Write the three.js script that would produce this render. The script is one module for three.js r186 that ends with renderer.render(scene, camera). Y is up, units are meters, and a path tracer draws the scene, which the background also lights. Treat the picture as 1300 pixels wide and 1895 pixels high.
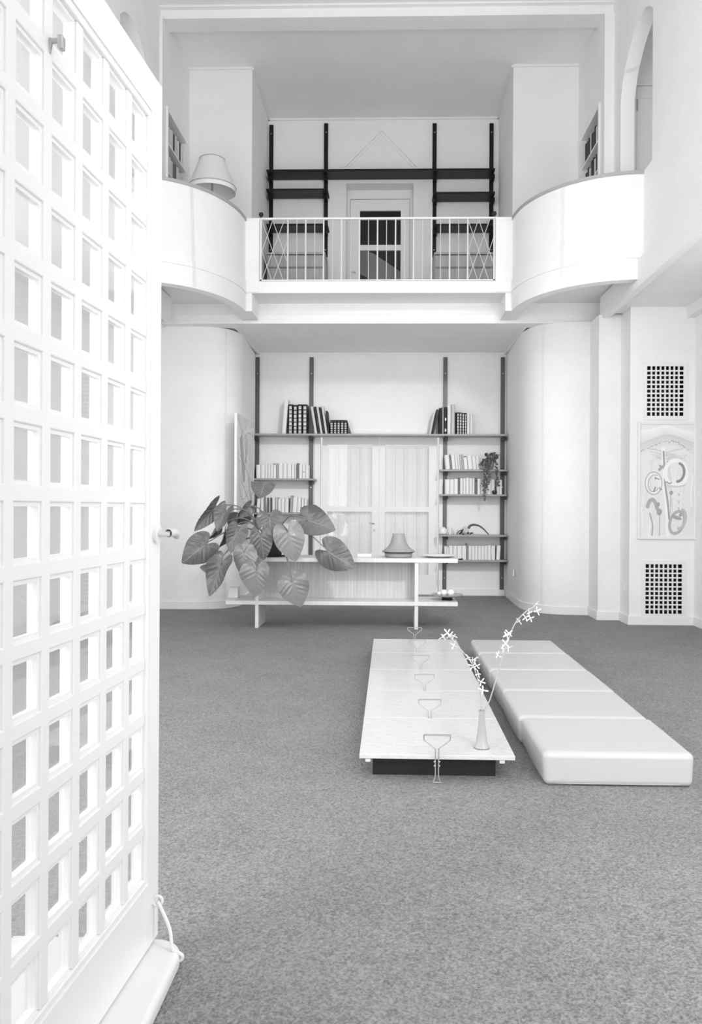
import * as THREE from 'three';
import { RoundedBoxGeometry } from 'three/addons/geometries/RoundedBoxGeometry.js';
import { mergeGeometries, toCreasedNormals, mergeVertices } from 'three/addons/utils/BufferGeometryUtils.js';
import { RectAreaLightUniformsLib } from 'three/addons/lights/RectAreaLightUniformsLib.js';

// ---------------------------------------------------------------- camera, sky, daylight, exposure
const scene = new THREE.Scene();
const FOCAL = 1450, EYE = 1.35, YAW = 1.5 * Math.PI / 180, ROLL = 0.3 * Math.PI / 180;
const camera = new THREE.PerspectiveCamera(2 * Math.atan(947.5 / FOCAL) * 180 / Math.PI, 1300 / 1895, 0.05, 100);
camera.position.set(0, EYE, 0);
camera.rotation.set(0, YAW, ROLL);
camera.setViewOffset(1300, 1895, -34, 7.5, 1300, 1895);
camera.updateMatrixWorld();
const renderer = new THREE.WebGLRenderer({ antialias: true });
renderer.toneMapping = THREE.LinearToneMapping;
renderer.toneMappingExposure = 1.17;
renderer.shadowMap.enabled = true;
scene.background = new THREE.Color().setRGB(1.1, 1.1, 1.1);
RectAreaLightUniformsLib.init();
// daylight through the garden windows: [x, y, z, width, height, turn, strength]
for (const [x, y, z, w, h, turn, k] of [
  [-2.0, 2.4, -1.17, 1.46, 4.0, 0, 3.9], [1.9, 2.4, -1.17, 1.26, 4.0, 0, 5.2],             // tall windows beside the entrance
  [-0.05, 5.85, -1.17, 4.2, 1.9, 0, 2.0],                                                  // high window above the entrance
  [-3.87, 1.95, -4.8, 4.4, 2.5, -Math.PI / 2, 1.5], [3.66, 1.95, -4.8, 4.4, 2.5, Math.PI / 2, 0.5],   // along the two aisles
  [-0.15, 1.5, -13.5, 1.6, 2.0, Math.PI, 1.6],                                             // lobby behind the glazed double door
  [4.08, 5.6, -7.6, 1.2, 1.4, Math.PI / 2, 0.7], [-4.25, 5.6, -7.6, 1.2, 1.4, -Math.PI / 2, 0.7],   // corridors behind the arched openings
]) {
  const light = new THREE.RectAreaLight(0xffffff, k, w, h);
  light.position.set(x, y, z); light.rotation.y = turn; light.name = 'window_daylight';
  scene.add(light);
}

// ---------------------------------------------------------------- surveying: where a point of the photograph lies at a given distance
function at(px, py, d) {
  const v = new THREE.Vector3((px - 684) / FOCAL, -(py - 940) / FOCAL, -1).applyEuler(camera.rotation);
  v.multiplyScalar(d / -v.z);
  return v.add(camera.position);
}

// ---------------------------------------------------------------- random, textures, materials
let seed = 20;
const rnd = () => { seed = (seed * 1664525 + 1013904223) >>> 0; return seed / 4294967296; };
const rr = (a, b) => a + (b - a) * rnd();
function dataTex(n, fn, srgb = false) {
  const a = new Uint8Array(n * n * 4);
  for (let y = 0; y < n; y++) for (let x = 0; x < n; x++) {
    const v = Math.max(0, Math.min(255, fn(x, y) * 255)); const i = (y * n + x) * 4;
    a[i] = a[i + 1] = a[i + 2] = v; a[i + 3] = 255;
  }
  const t = new THREE.DataTexture(a, n, n); t.wrapS = t.wrapT = THREE.RepeatWrapping; t.magFilter = THREE.LinearFilter; t.minFilter = THREE.LinearFilter;
  if (srgb) t.colorSpace = THREE.SRGBColorSpace;
  t.needsUpdate = true; return t;
}
function valueNoise(n, cells) {           // tiling value noise on an n x n grid
  const g = Array.from({ length: cells * cells }, rnd), f = n / cells;
  return (x, y) => {
    const u = x / f, v = y / f, i = Math.floor(u), j = Math.floor(v), a = u - i, b = v - j, s = a * a * (3 - 2 * a), t = b * b * (3 - 2 * b);
    const q = (p, r) => g[((r % cells) + cells) % cells * cells + ((p % cells) + cells) % cells];
    return (q(i, j) * (1 - s) + q(i + 1, j) * s) * (1 - t) + (q(i, j + 1) * (1 - s) + q(i + 1, j + 1) * s) * t;
  };
}
const rep = (t, x, y) => { const c = t.clone(); c.repeat.set(x, y); c.needsUpdate = true; return c; };
const grey = v => new THREE.Color().setRGB(v, v, v);
function mat(v, roughness = 0.6, more = {}) { return new THREE.MeshStandardMaterial({ color: grey(v), roughness, metalness: 0, ...more }); }

const nA = valueNoise(512, 128), nB = valueNoise(512, 40), nC = valueNoise(512, 8);
const plasterBump = dataTex(512, (x, y) => 0.5 * nA(x, y) + 0.3 * nB(x, y) + 0.2 * nC(x, y));
const plasterTone = dataTex(512, (x, y) => 0.975 + 0.02 * nB(x, y) + 0.03 * (nC(x, y) - 0.5));
const cN = 1024, c1 = valueNoise(cN, 512), c2 = valueNoise(cN, 256), c3 = valueNoise(cN, 90), c4 = valueNoise(cN, 12);
const carpetF = (x, y) => 0.6 * c1(x, y) + 0.32 * c2(x, y) + 0.08 * c3(x, y);
const carpetTone = dataTex(cN, (x, y) => { const v = carpetF(x, y); return 0.66 + 0.75 * (v - 0.5) + 0.07 * (c4(x, y) - 0.5); });
const carpetBump = dataTex(cN, carpetF);
const grain = (() => { const f1 = valueNoise(512, 128), f2 = valueNoise(512, 32); return (x, y) => 0.5 * f1(x, (y * 0.02)) + 0.35 * f2(x, y * 0.05) + 0.15 * f1(x + 40, y * 0.06); })();
const woodTone = dataTex(512, (x, y) => 0.72 + 0.36 * (grain(x, y) - 0.5));
const paleTone = dataTex(512, (x, y) => 0.9 + 0.12 * (grain(x, y) - 0.5));
const mN1 = valueNoise(512, 10), mN2 = valueNoise(512, 28), mN3 = valueNoise(512, 90);
const marbleTone = dataTex(512, (x, y) => { const w = mN1(x, y * 1) * 60 + mN2(x, y) * 22; const v = Math.abs(Math.sin((y + w) * 0.07)); return 0.93 - 0.13 * Math.pow(1 - v, 5) - 0.09 * mN2(x * 1, (y * 4) % 512) + 0.03 * mN3(x, y); });

const M = {
  wall: mat(0.93, 0.9, { map: rep(plasterTone, 0.5, 0.5), bumpMap: rep(plasterBump, 0.8, 0.8), bumpScale: 0.0015 }),
  ceiling: mat(0.94, 0.92, { map: rep(plasterTone, 0.5, 0.5) }),
  paint: mat(0.87, 0.42),
  trim: mat(0.9, 0.5),
  lattice: mat(0.88, 0.35),
  carpet: mat(0.38, 1.0, { map: rep(carpetTone, 0.4, 0.4), bumpMap: rep(carpetBump, 0.4, 0.4), bumpScale: 0.006 }),
  coping: mat(0.42, 0.5),
  darkWood: new THREE.MeshPhysicalMaterial({ color: grey(0.014), roughness: 0.4, specularIntensity: 0.5, map: rep(woodTone, 1, 1) }),
  upright: mat(0.14, 0.32, { map: rep(woodTone, 3, 1) }),
  shelf: mat(0.5, 0.4, { map: rep(woodTone, 2, 2) }),
  bracket: mat(0.04, 0.5),
  oak: mat(0.8, 0.45, { map: rep(woodTone, 1.6, 0.7) }),
  oakLight: mat(0.84, 0.4, { map: rep(paleTone, 0.8, 2) }),
  marble: mat(0.8, 0.16, { map: rep(marbleTone, 1.6, 1.6) }),
  black: mat(0.012, 0.6),
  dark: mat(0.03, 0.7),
  metal: mat(0.5, 0.3, { metalness: 0.5 }),
  whiteMetal: mat(0.85, 0.35),
  rail: mat(0.66, 0.4),
  steel: mat(0.5, 0.3, { metalness: 0.9 }),
  vinyl: mat(0.58, 0.42),
  ceramic: mat(0.85, 0.3),
  clay: mat(0.33, 0.55),
  greyGlaze: mat(0.45, 0.25),
  shade: new THREE.MeshPhysicalMaterial({ color: grey(0.86), roughness: 0.9, transmission: 0.25, thickness: 0 }),
  curtain: new THREE.MeshPhysicalMaterial({ color: grey(0.86), roughness: 0.95, transmission: 0.2, thickness: 0 }),
  glass: new THREE.MeshPhysicalMaterial({ color: grey(0.97), roughness: 0.02, transmission: 1, thickness: 0, ior: 1.3 }),
  doorGlass: new THREE.MeshPhysicalMaterial({ color: grey(0.93), roughness: 0.03, transmission: 0.85, thickness: 0, ior: 1.5 }),
  leaf: mat(0.15, 0.22, { side: THREE.DoubleSide }),
  leafPale: mat(0.29, 0.22, { side: THREE.DoubleSide }),
  vein: mat(0.38, 0.4),
  stalk: mat(0.22, 0.5),
  blossom: mat(0.88, 0.6, { side: THREE.DoubleSide }),
  twig: mat(0.5, 0.7),
  vine: mat(0.13, 0.5, { side: THREE.DoubleSide }),
  page: mat(0.82, 0.9),
  cabinet: mat(0.66, 0.4, { map: rep(woodTone, 0.8, 2) }),
};
const coverMats = {};
const coverMat = v => coverMats[v] ||= mat(v, 0.55);

// ---------------------------------------------------------------- object helpers
const taken = {};
const numbered = n => { const k = taken[n] = (taken[n] ?? -1) + 1; return k ? `${n}_${String(k).padStart(3, '0')}` : n; };
function meshOf(name, geo, m, parent) {
  const o = new THREE.Mesh(geo, m); o.name = parent ? name : numbered(name); o.castShadow = o.receiveShadow = true;
  (parent || scene).add(o); return o;
}
function tag(o, label, category, group) { o.userData.label = label; o.userData.category = category; if (group) o.userData.group = group; return o; }
function thing(name, label, category, pos = [0, 0, 0], turn = 0, group) {
  const o = new THREE.Group(); o.name = numbered(name); o.position.set(...pos); o.rotation.y = turn; scene.add(o); return tag(o, label, category, group);
}
function struct(name, geo, m, label) { const o = meshOf(name, geo, m); o.userData.kind = 'structure'; if (label) o.userData.label = label; return o; }
function structGroup(name, label, pos = [0, 0, 0], turn = 0) { const o = new THREE.Group(); o.name = numbered(name); o.position.set(...pos); o.rotation.y = turn; o.userData.kind = 'structure'; o.userData.label = label; scene.add(o); return o; }
function box(x0, x1, y0, y1, z0, z1) { const g = new THREE.BoxGeometry(x1 - x0, y1 - y0, Math.abs(z1 - z0)); g.translate((x0 + x1) / 2, (y0 + y1) / 2, (z0 + z1) / 2); metreUV(g); return g; }
function rbox(x0, x1, y0, y1, z0, z1, r = 0.005, s = 2) { const g = new RoundedBoxGeometry(x1 - x0, y1 - y0, Math.abs(z1 - z0), s, r); g.translate((x0 + x1) / 2, (y0 + y1) / 2, (z0 + z1) / 2); metreUV(g); return g; }
function metreUV(g) {                    // uv in metres, by the axis a face points along
  const p = g.attributes.position, n = g.attributes.normal, uv = new Float32Array(p.count * 2);
  for (let i = 0; i < p.count; i++) {
    const ax = Math.abs(n.getX(i)), ay = Math.abs(n.getY(i)), az = Math.abs(n.getZ(i));
    const [u, v] = ax >= ay && ax >= az ? [p.getZ(i), p.getY(i)] : ay >= az ? [p.getX(i), p.getZ(i)] : [p.getX(i), p.getY(i)];
    uv[2 * i] = u; uv[2 * i + 1] = v;
  }
  g.setAttribute('uv', new THREE.BufferAttribute(uv, 2)); return g;
}
const merge = list => { const l = list.map(g => { const h = g.index ? g.toNonIndexed() : g; for (const k of Object.keys(h.attributes)) if (!['position', 'normal', 'uv'].includes(k)) h.deleteAttribute(k); return h; }); return mergeGeometries(l); };
function prism(pts, y0, y1, crease = 0.6) {   // plan outline [x, z] pulled up from y0 to y1
  const s = new THREE.Shape(pts.map(([x, z]) => new THREE.Vector2(x, -z)));
  let g = new THREE.ExtrudeGeometry(s, { depth: y1 - y0, bevelEnabled: false });
  g.rotateX(-Math.PI / 2); g.translate(0, y0, 0);
  g = toCreasedNormals(g, crease); return metreUV(g);
}
function slabXY(outline, holes, z0, z1) {     // frontal wall: outline [x, y] with holes, from z0 to z1
  const s = new THREE.Shape(outline.map(p => new THREE.Vector2(...p)));
  for (const h of holes) s.holes.push(new THREE.Path(h.map(p => new THREE.Vector2(...p))));
  const g = new THREE.ExtrudeGeometry(s, { depth: z1 - z0, bevelEnabled: false }); g.translate(0, 0, z0); return metreUV(toCreasedNormals(g, 0.5));
}
function slabZY(outline, holes, x0, x1) {     // wall along the depth: outline [z, y]
  const s = new THREE.Shape(outline.map(([z, y]) => new THREE.Vector2(-z, y)));
  for (const h of holes) s.holes.push(new THREE.Path(h.map(([z, y]) => new THREE.Vector2(-z, y))));
  const g = new THREE.ExtrudeGeometry(s, { depth: x1 - x0, bevelEnabled: false }); g.rotateY(Math.PI / 2); g.translate(x0, 0, 0); return metreUV(toCreasedNormals(g, 0.5));
}
const rect = (a0, a1, b0, b1) => [[a0, b0], [a1, b0], [a1, b1], [a0, b1]];
function tube(pts, r, seg = 24, rad = 6, closed = false) { return new THREE.TubeGeometry(new THREE.CatmullRomCurve3(pts.map(p => p.isVector3 ? p : new THREE.Vector3(...p)), closed, 'catmullrom', 0.5), seg, r, rad, closed); }
function rod(a, b, r, rad = 6) { const A = a.isVector3 ? a : new THREE.Vector3(...a), B = b.isVector3 ? b : new THREE.Vector3(...b); const g = new THREE.CylinderGeometry(r, r, A.distanceTo(B), rad); g.applyQuaternion(new THREE.Quaternion().setFromUnitVectors(new THREE.Vector3(0, 1, 0), B.clone().sub(A).normalize())); const m = A.add(B).multiplyScalar(0.5); g.translate(m.x, m.y, m.z); return g; }
function lathe(profile, seg = 40) { return new THREE.LatheGeometry(profile.map(p => new THREE.Vector2(...p)), seg); }

// ---------------------------------------------------------------- dimensions of the hall (metres; z is minus the distance from the entrance)
const XL = -2.83, XR = 2.66;              // walls of the tall hall
const HALL_TOP = 7.44, BEAM_Z = -9.5, BEAM_LOW = 7.31;
const BACK = -12.2, NICHE_TOP = 7.42, PIER_Z = -10.77;
const SLAB_Z = -9.65, SLAB_TOP = 4.145, SLAB_LOW = 4.0, PARAPET_TOP = 4.92, PARAPET_LOW = 3.775;
const LOWBEAM_Z = -10.15, LOW_TOP = 3.765, AISLE_TOP = 3.72;
const FRONT = -1.15;

// ---------------------------------------------------------------- floor, ceilings
struct('floor', box(-5.2, 5.2, -0.2, 0, 1.5, -12.5), M.carpet, 'grey wall-to-wall carpet of the hall');
struct('ceiling', box(-3.1, 2.95, HALL_TOP, HALL_TOP + 0.2, -0.85, -9.8), M.ceiling, 'white ceiling over the tall hall');
struct('beam', merge([box(XL, XR, BEAM_LOW, HALL_TOP, BEAM_Z, -9.77)]), M.wall, 'plain cross beam above the upper gallery');
struct('ceiling_gallery', box(-3.1, 2.95, NICHE_TOP, NICHE_TOP + 0.25, -9.77, -12.5), M.ceiling, 'pale ceiling over the upper gallery recess');
struct('ceiling_lower', box(-3.0, 2.9, LOW_TOP, SLAB_LOW, -10.3, -12.3), M.ceiling, 'ceiling of the recess below the gallery');
struct('ceiling_aisle_right', box(XR + 0.16, 4.4, AISLE_TOP, AISLE_TOP + 0.2, -0.85, -10.4), M.ceiling, 'low ceiling of the side aisle with air grilles');
struct('ceiling_aisle_left', box(-4.4, XL - 0.16, AISLE_TOP, AISLE_TOP + 0.2, -0.85, -10.4), M.ceiling, 'low ceiling of the aisle behind the lattice door');

// ---------------------------------------------------------------- walls of the hall
function arch(dNear, dFar) {              // opening in a hall wall: curved head springing at the far end, stepped in behind the parapet's end
  const head = new THREE.CatmullRomCurve3([[dNear, 6.47], [8.18, 6.56], [8.34, 6.63], [8.52, 6.635], [8.72, 6.575], [8.92, 6.46], [9.08, 6.31], [dFar, 6.1]].map(([d, y]) => new THREE.Vector3(-d, y, 0))).getPoints(36);
  return [[-8.335, SLAB_TOP], [-8.335, PARAPET_TOP - 0.002], [-dNear, PARAPET_TOP - 0.002], ...head.map(p => [p.x, p.y]), [-dFar, SLAB_TOP]];
}
function hallWall(name, x0, x1, label) {
  struct(name, slabZY(rect(-0.85, -9.55, AISLE_TOP, HALL_TOP), [arch(8.07, 9.18)], x0, x1), M.wall, label);
}
hallWall('wall_right', XR, XR + 0.16, 'upper wall of the tall hall with an arched opening');
hallWall('wall_left', XL - 0.16, XL, 'upper wall of the tall hall behind the lattice door');
// projecting band along the foot of the upper walls
for (const [s, x] of [[1, XR], [-1, XL]]) {
  const g = merge([box(Math.min(x, x - s * 0.06), Math.max(x, x - s * 0.06), AISLE_TOP - 0.02, 3.98, -1.15, -9.8), box(Math.min(x, x - s * 0.08), Math.max(x, x - s * 0.08), AISLE_TOP - 0.045, AISLE_TOP + 0.03, -1.15, -9.8)]);
  struct(s > 0 ? 'trim_1' : 'trim_2', g, M.trim, 'moulded band along the foot of the upper wall');
}
// corridors behind the arched openings
for (const s of [1, -1]) {
  const a = s > 0 ? XR + 0.16 : XL - 0.16, b = a + s * 1.3, o0 = s > 0 ? b : b - 0.1, lo = Math.min(a, b), hi = Math.max(a, b);
  struct(s > 0 ? 'wall_corridor_right' : 'wall_corridor_left', merge([
    box(lo, hi, AISLE_TOP + 0.2, 7.1, -9.42, -9.55), slabZY(rect(-6.5, -9.55, AISLE_TOP + 0.2, 7.1), [rect(-6.95, -8.25, 4.85, 6.35)], o0, o0 + 0.1),
    box(lo, hi, 7.0, 7.1, -6.5, -9.55), box(lo, hi, AISLE_TOP + 0.2, SLAB_TOP, -6.5, -9.55), box(lo, hi, AISLE_TOP + 0.2, 7.1, -6.4, -6.5)]), M.wall, 'corridor behind the arched opening of the gallery');
}
for (const [x, label] of [[XR + 1.51, 'small corridor window behind the arched opening'], [XL - 1.51, 'small corridor window behind the lattice door side']]) {
  const w = structGroup(`window_${x > 0 ? 6 : 7}`, label, [x, 0, -7.6], Math.PI / 2);
  meshOf('window_frame', merge([box(-0.65, -0.6, 4.85, 6.35, -0.03, 0.03), box(0.6, 0.65, 4.85, 6.35, -0.03, 0.03), box(-0.6, 0.6, 4.85, 4.9, -0.03, 0.03), box(-0.6, 0.6, 6.3, 6.35, -0.03, 0.03)]), M.paint, w);
  meshOf('pane', box(-0.6, 0.6, 4.9, 6.3, -0.003, 0.003), M.glass, w);
}
// entrance wall behind the camera, with the doorway and two tall windows
struct('wall_front', slabXY(rect(-4.2, 4.2, 0, HALL_TOP), [rect(-0.95, 1.1, 0.0005, 2.75), rect(-2.8, -1.2, 0.33, 4.47), rect(1.2, 2.6, 0.33, 4.47), rect(-2.25, 2.15, 4.8, 6.9)], FRONT, -0.85), M.wall, 'entrance wall with doorway and tall windows');
let wn = 0;
{
  const w = structGroup(`window_${++wn}`, 'wide high window above the entrance', [-0.05, 0, -1.0]);
  meshOf('window_frame', merge([box(-2.2, -2.13, 4.8, 6.9, -0.04, 0.04), box(2.13, 2.2, 4.8, 6.9, -0.04, 0.04), box(-2.13, 2.13, 4.8, 4.87, -0.04, 0.04), box(-2.13, 2.13, 6.83, 6.9, -0.04, 0.04)]), M.paint, w);
  meshOf('pane', box(-2.13, 2.13, 4.87, 6.83, -0.003, 0.003), M.glass, w);
}
function aisleWindow(x, label) {
  const w = structGroup(`window_${++wn}`, label, [x, 0, -4.8], Math.PI / 2);
  meshOf('window_frame', merge([box(-2.3, -2.22, 0.6, 3.3, -0.04, 0.04), box(2.22, 2.3, 0.6, 3.3, -0.04, 0.04), box(-2.22, 2.22, 0.6, 0.68, -0.04, 0.04), box(-2.22, 2.22, 3.22, 3.3, -0.04, 0.04), ...[-0.74, 0.74].map(q => box(q - 0.03, q + 0.03, 0.68, 3.22, -0.03, 0.03))]), M.paint, w);
  for (const q of [-1.48, 0, 1.48]) meshOf('pane', box(q - 0.72, q + 0.72, 0.68, 3.22, -0.003, 0.003), M.glass, w);
}
for (const [x, hw] of [[-2.0, 0.8], [1.9, 0.7]]) {
  const w = structGroup(`window_${++wn}`, 'tall white garden window beside the entrance', [x, 0, -1.0]);
  meshOf('window_frame', merge([box(-hw, -hw + 0.06, 0.33, 4.47, -0.04, 0.04), box(hw - 0.06, hw, 0.33, 4.47, -0.04, 0.04), box(-hw + 0.06, hw - 0.06, 0.33, 0.4, -0.04, 0.04), box(-hw + 0.06, hw - 0.06, 4.4, 4.47, -0.04, 0.04), box(-hw + 0.06, hw - 0.06, 2.4, 2.45, -0.03, 0.03)]), M.paint, w);
  for (const [p, q] of [[0.4, 2.4], [2.45, 4.4]]) meshOf('pane', box(-hw + 0.06, hw - 0.06, p, q, -0.003, 0.003), M.glass, w);
}

// ---------------------------------------------------------------- upper gallery recess
const PLl = -2.8, PLr = -1.93, PRl = 1.66, PRr = 2.55;
const doorHoleU = at(641.5, 341, 12.2), doorHoleU2 = at(766, 341, 12.2);
struct('wall_back_upper', slabXY(rect(-2.0, 1.8, SLAB_LOW, NICHE_TOP), [rect(doorHoleU.x, doorHoleU2.x, SLAB_TOP, doorHoleU.y)], -12.5, BACK), M.wall, 'back wall of the upper gallery recess');
for (const [n, a, b, lab] of [['left', PLl, PLr, 'broad pier beside the gallery shelving, lamp in front'], ['right', PRl, PRr, 'broad pier beside the gallery shelving, above the curved parapet without lamp']])
  struct(`wall_pier_${n}`, prism([[a, PIER_Z], [b, PIER_Z], [b, BACK - 0.2], [a, BACK - 0.2]], SLAB_TOP, NICHE_TOP), M.wall, lab);
// side walls of the recess with sunken bookcases
const CASE = { z0: -9.64, z1: -10.62, y0: 4.7, y1: 6.32 };
for (const s of [1, -1]) {
  const x = s > 0 ? PRr : PLl;
  struct(s > 0 ? 'wall_recess_right' : 'wall_recess_left', slabZY(rect(-9.515, PIER_Z, SLAB_TOP, NICHE_TOP - 0.001), [rect(CASE.z0, CASE.z1, CASE.y0, CASE.y1)], s > 0 ? x : x - 0.26, s > 0 ? x + 0.26 : x), M.wall, 'side wall of the gallery recess around a sunken bookcase');
  struct(s > 0 ? 'trim_3' : 'trim_4', box(Math.min(x - s * 0.004, s > 0 ? XR : XL), Math.max(x - s * 0.004, s > 0 ? XR : XL), SLAB_TOP, BEAM_LOW, -9.46, -9.5), M.trim, 'pale corner strip under the end of the cross beam');
}
// fine white cornice lines
let tn = 4;
const trimLine = (a, b, t = 0.03) => {
  const d = b.clone().sub(a), len = d.length(), g = new THREE.BoxGeometry(Math.abs(d.x) > Math.abs(d.z) ? len : t, t, Math.abs(d.x) > Math.abs(d.z) ? t : len); const m = a.clone().add(b).multiplyScalar(0.5); g.translate(m.x, m.y, m.z); return g;
};
const V = (x, y, z) => new THREE.Vector3(x, y, z);
struct(`trim_${++tn}`, merge([trimLine(V(PLr, NICHE_TOP - 0.015, BACK + 0.01), V(PRl, NICHE_TOP - 0.015, BACK + 0.01)), trimLine(V(PLl, NICHE_TOP - 0.015, PIER_Z + 0.01), V(PLr, NICHE_TOP - 0.015, PIER_Z + 0.01)), trimLine(V(PRl, NICHE_TOP - 0.015, PIER_Z + 0.01), V(PRr, NICHE_TOP - 0.015, PIER_Z + 0.01)),
  trimLine(V(PLr + 0.01, NICHE_TOP - 0.015, PIER_Z), V(PLr + 0.01, NICHE_TOP - 0.015, BACK)), trimLine(V(PRl - 0.01, NICHE_TOP - 0.015, PIER_Z), V(PRl - 0.01, NICHE_TOP - 0.015, BACK))]), M.trim, 'fine white cornice of the upper recess');
struct(`trim_${++tn}`, box(XL, XR, HALL_TOP - 0.025, HALL_TOP - 0.001, -9.44, -9.5), M.trim, 'white cornice strip along the cross beam');

// ---------------------------------------------------------------- gallery slab, curved parapets, lower beam
struct('slab', box(-3.0, 2.9, SLAB_LOW, SLAB_TOP, SLAB_Z, -12.4), M.wall, 'floor slab of the upper gallery');
struct('lower_beam', merge([box(-3.0, 2.9, 3.74, SLAB_LOW, LOWBEAM_Z, -10.4), box(-3.0, 2.9, 3.735, 3.765, LOWBEAM_Z + 0.025, LOWBEAM_Z), box(-3.0, 2.9, 3.86, 3.872, LOWBEAM_Z + 0.01, LOWBEAM_Z)]), M.wall, 'white beam carrying the gallery front');
const SX0 = at(455, 450, 9.65).x, SX1 = at(480, 450, 9.65).x, SX2 = at(918, 450, 9.65).x, SX3 = at(949, 450, 9.65).x;
function quarter(s, off, n = 40) {        // plan curve of a parapet face, off = inwards from the hall face
  const cx = s > 0 ? XR : XL, a = (s > 0 ? XR - SX3 : SX0 - XL) - off, b = 1.32 - off, out = [];
  for (let i = 0; i <= n; i++) { const t = i / n * Math.PI / 2; out.push([cx - s * a * Math.cos(t), SLAB_Z + b * Math.sin(t)]); }
  return out;
}
function curved(s, out, inn, y0, y1) { const o = quarter(s, out), i = quarter(s, inn).reverse(); return prism([...o, ...i], y0, y1, 0.5); }
for (const s of [1, -1]) {
  const p = structGroup(s > 0 ? 'parapet_right' : 'parapet_left', 'white curved parapet bulging from the gallery ' + (s > 0 ? 'beside the bare upper wall' : 'in front of the pleated lamp'));
  meshOf('parapet_wall', curved(s, 0, 0.13, PARAPET_LOW, PARAPET_TOP - 0.035), M.wall, p);
  meshOf('relief_band', curved(s, -0.012, 0.0, SLAB_LOW, SLAB_TOP), M.wall, p);
  meshOf('coping', curved(s, -0.012, 0.16, PARAPET_TOP - 0.035, PARAPET_TOP), M.coping, p);
  const o = quarter(s, 0.12); meshOf('bay_floor', prism([...o, [s > 0 ? XR : XL, SLAB_Z]], SLAB_LOW, SLAB_TOP, 0.5), M.wall, p);
  const [a, b] = s > 0 ? [SX2, SX3] : [SX0, SX1];
  meshOf('end_post', box(a, b, SLAB_LOW + 0.01, PARAPET_TOP - 0.03, SLAB_Z + 0.012, SLAB_Z - 0.2), M.wall, p);
  meshOf('post_cap', box(a - 0.006, b + 0.006, PARAPET_TOP - 0.03, PARAPET_TOP, SLAB_Z + 0.02, SLAB_Z - 0.21), M.wall, p);
  meshOf('bracket', prism(s > 0 ? [[SX3 - 0.08, SLAB_Z - 0.01], [SX3 + 0.12, SLAB_Z - 0.01], [SX3 + 0.12, LOWBEAM_Z], [SX3 - 0.08, LOWBEAM_Z]] : [[SX0 + 0.08, SLAB_Z - 0.01], [SX0 - 0.12, SLAB_Z - 0.01], [SX0 - 0.12, LOWBEAM_Z], [SX0 + 0.08, LOWBEAM_Z]], 3.78, SLAB_LOW), M.wall, p);
}

// ---------------------------------------------------------------- lower recess: back wall, rounded side walls, stepped wall with grilles
const lowDoor0 = at(592, 1095, 12.2).x, lowDoor1 = at(812, 1095, 12.2).x, LOWDOOR_TOP = 2.46;
struct('wall_back_lower', slabXY(rect(-2.2, 1.95, 0, LOW_TOP), [rect(lowDoor0, lowDoor1, 0.0005, LOWDOOR_TOP)], -12.5, BACK), M.wall, 'back wall of the lower recess behind the shelving');
const bez = (pts, n = 28) => new THREE.CubicBezierCurve(...pts.map(p => new THREE.Vector2(...p))).getPoints(n).map(p => [p.x, p.y]);
const curveL = [[-2.11, -12.2], ...bez([[-2.06, -10.9], [-2.05, -10.55], [-2.2, -10.31], [-2.6, -10.3]]), [-3.9, -10.3]];
const curveR = [[1.8, -12.2], ...bez([[1.78, -10.9], [1.77, -10.45], [1.88, -10.12], [2.3, -10.07]]), [2.62, -10.05]];
struct('wall_rounded_left', prism([...curveL, [-3.9, -12.4], [-2.11, -12.4]], 0, 3.74, 0.4), M.wall, 'rounded white wall beside the recess, behind the large-leaved plant');
struct('wall_rounded_right', prism([...curveR, [2.62, -12.4], [1.8, -12.4]], 0, 3.74, 0.4), M.wall, 'rounded white wall between recess and pilaster');
function skirting(name, line, side, label, h = 0.1, t = 0.016) {   // baseboard following a plan line
  const pts = line.map(p => new THREE.Vector2(...p)), off = pts.map((p, i) => { const a = pts[Math.max(0, i - 1)], b = pts[Math.min(pts.length - 1, i + 1)], d = b.clone().sub(a).normalize(); return [p.x - d.y * t * side, p.y + d.x * t * side]; });
  return struct(name, prism([...line, ...off.reverse()], 0, h, 0.4), M.trim, label);
}
skirting('baseboard_left', curveL, -1, 'white baseboard of the rounded wall behind the plant');
skirting('baseboard_right', curveR, 1, 'white baseboard of the rounded wall by the pilaster');
struct('baseboard_back', merge([box(-2.09, lowDoor0 - 0.09, 0, 0.1, BACK + 0.016, BACK), box(lowDoor1 + 0.09, 1.78, 0, 0.1, BACK + 0.016, BACK)]), M.trim, 'white baseboard along the back wall');
struct(`trim_${++tn}`, merge([trimLine(V(-2.1, LOW_TOP - 0.014, BACK + 0.012), V(1.79, LOW_TOP - 0.014, BACK + 0.012), 0.028), trimLine(V(-2.07, LOW_TOP - 0.014, BACK), V(-2.06, LOW_TOP - 0.014, -10.4), 0.028), trimLine(V(1.77, LOW_TOP - 0.014, BACK), V(1.78, LOW_TOP - 0.014, -10.4), 0.028)]), M.trim, 'fine white cornice of the lower recess');
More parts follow.
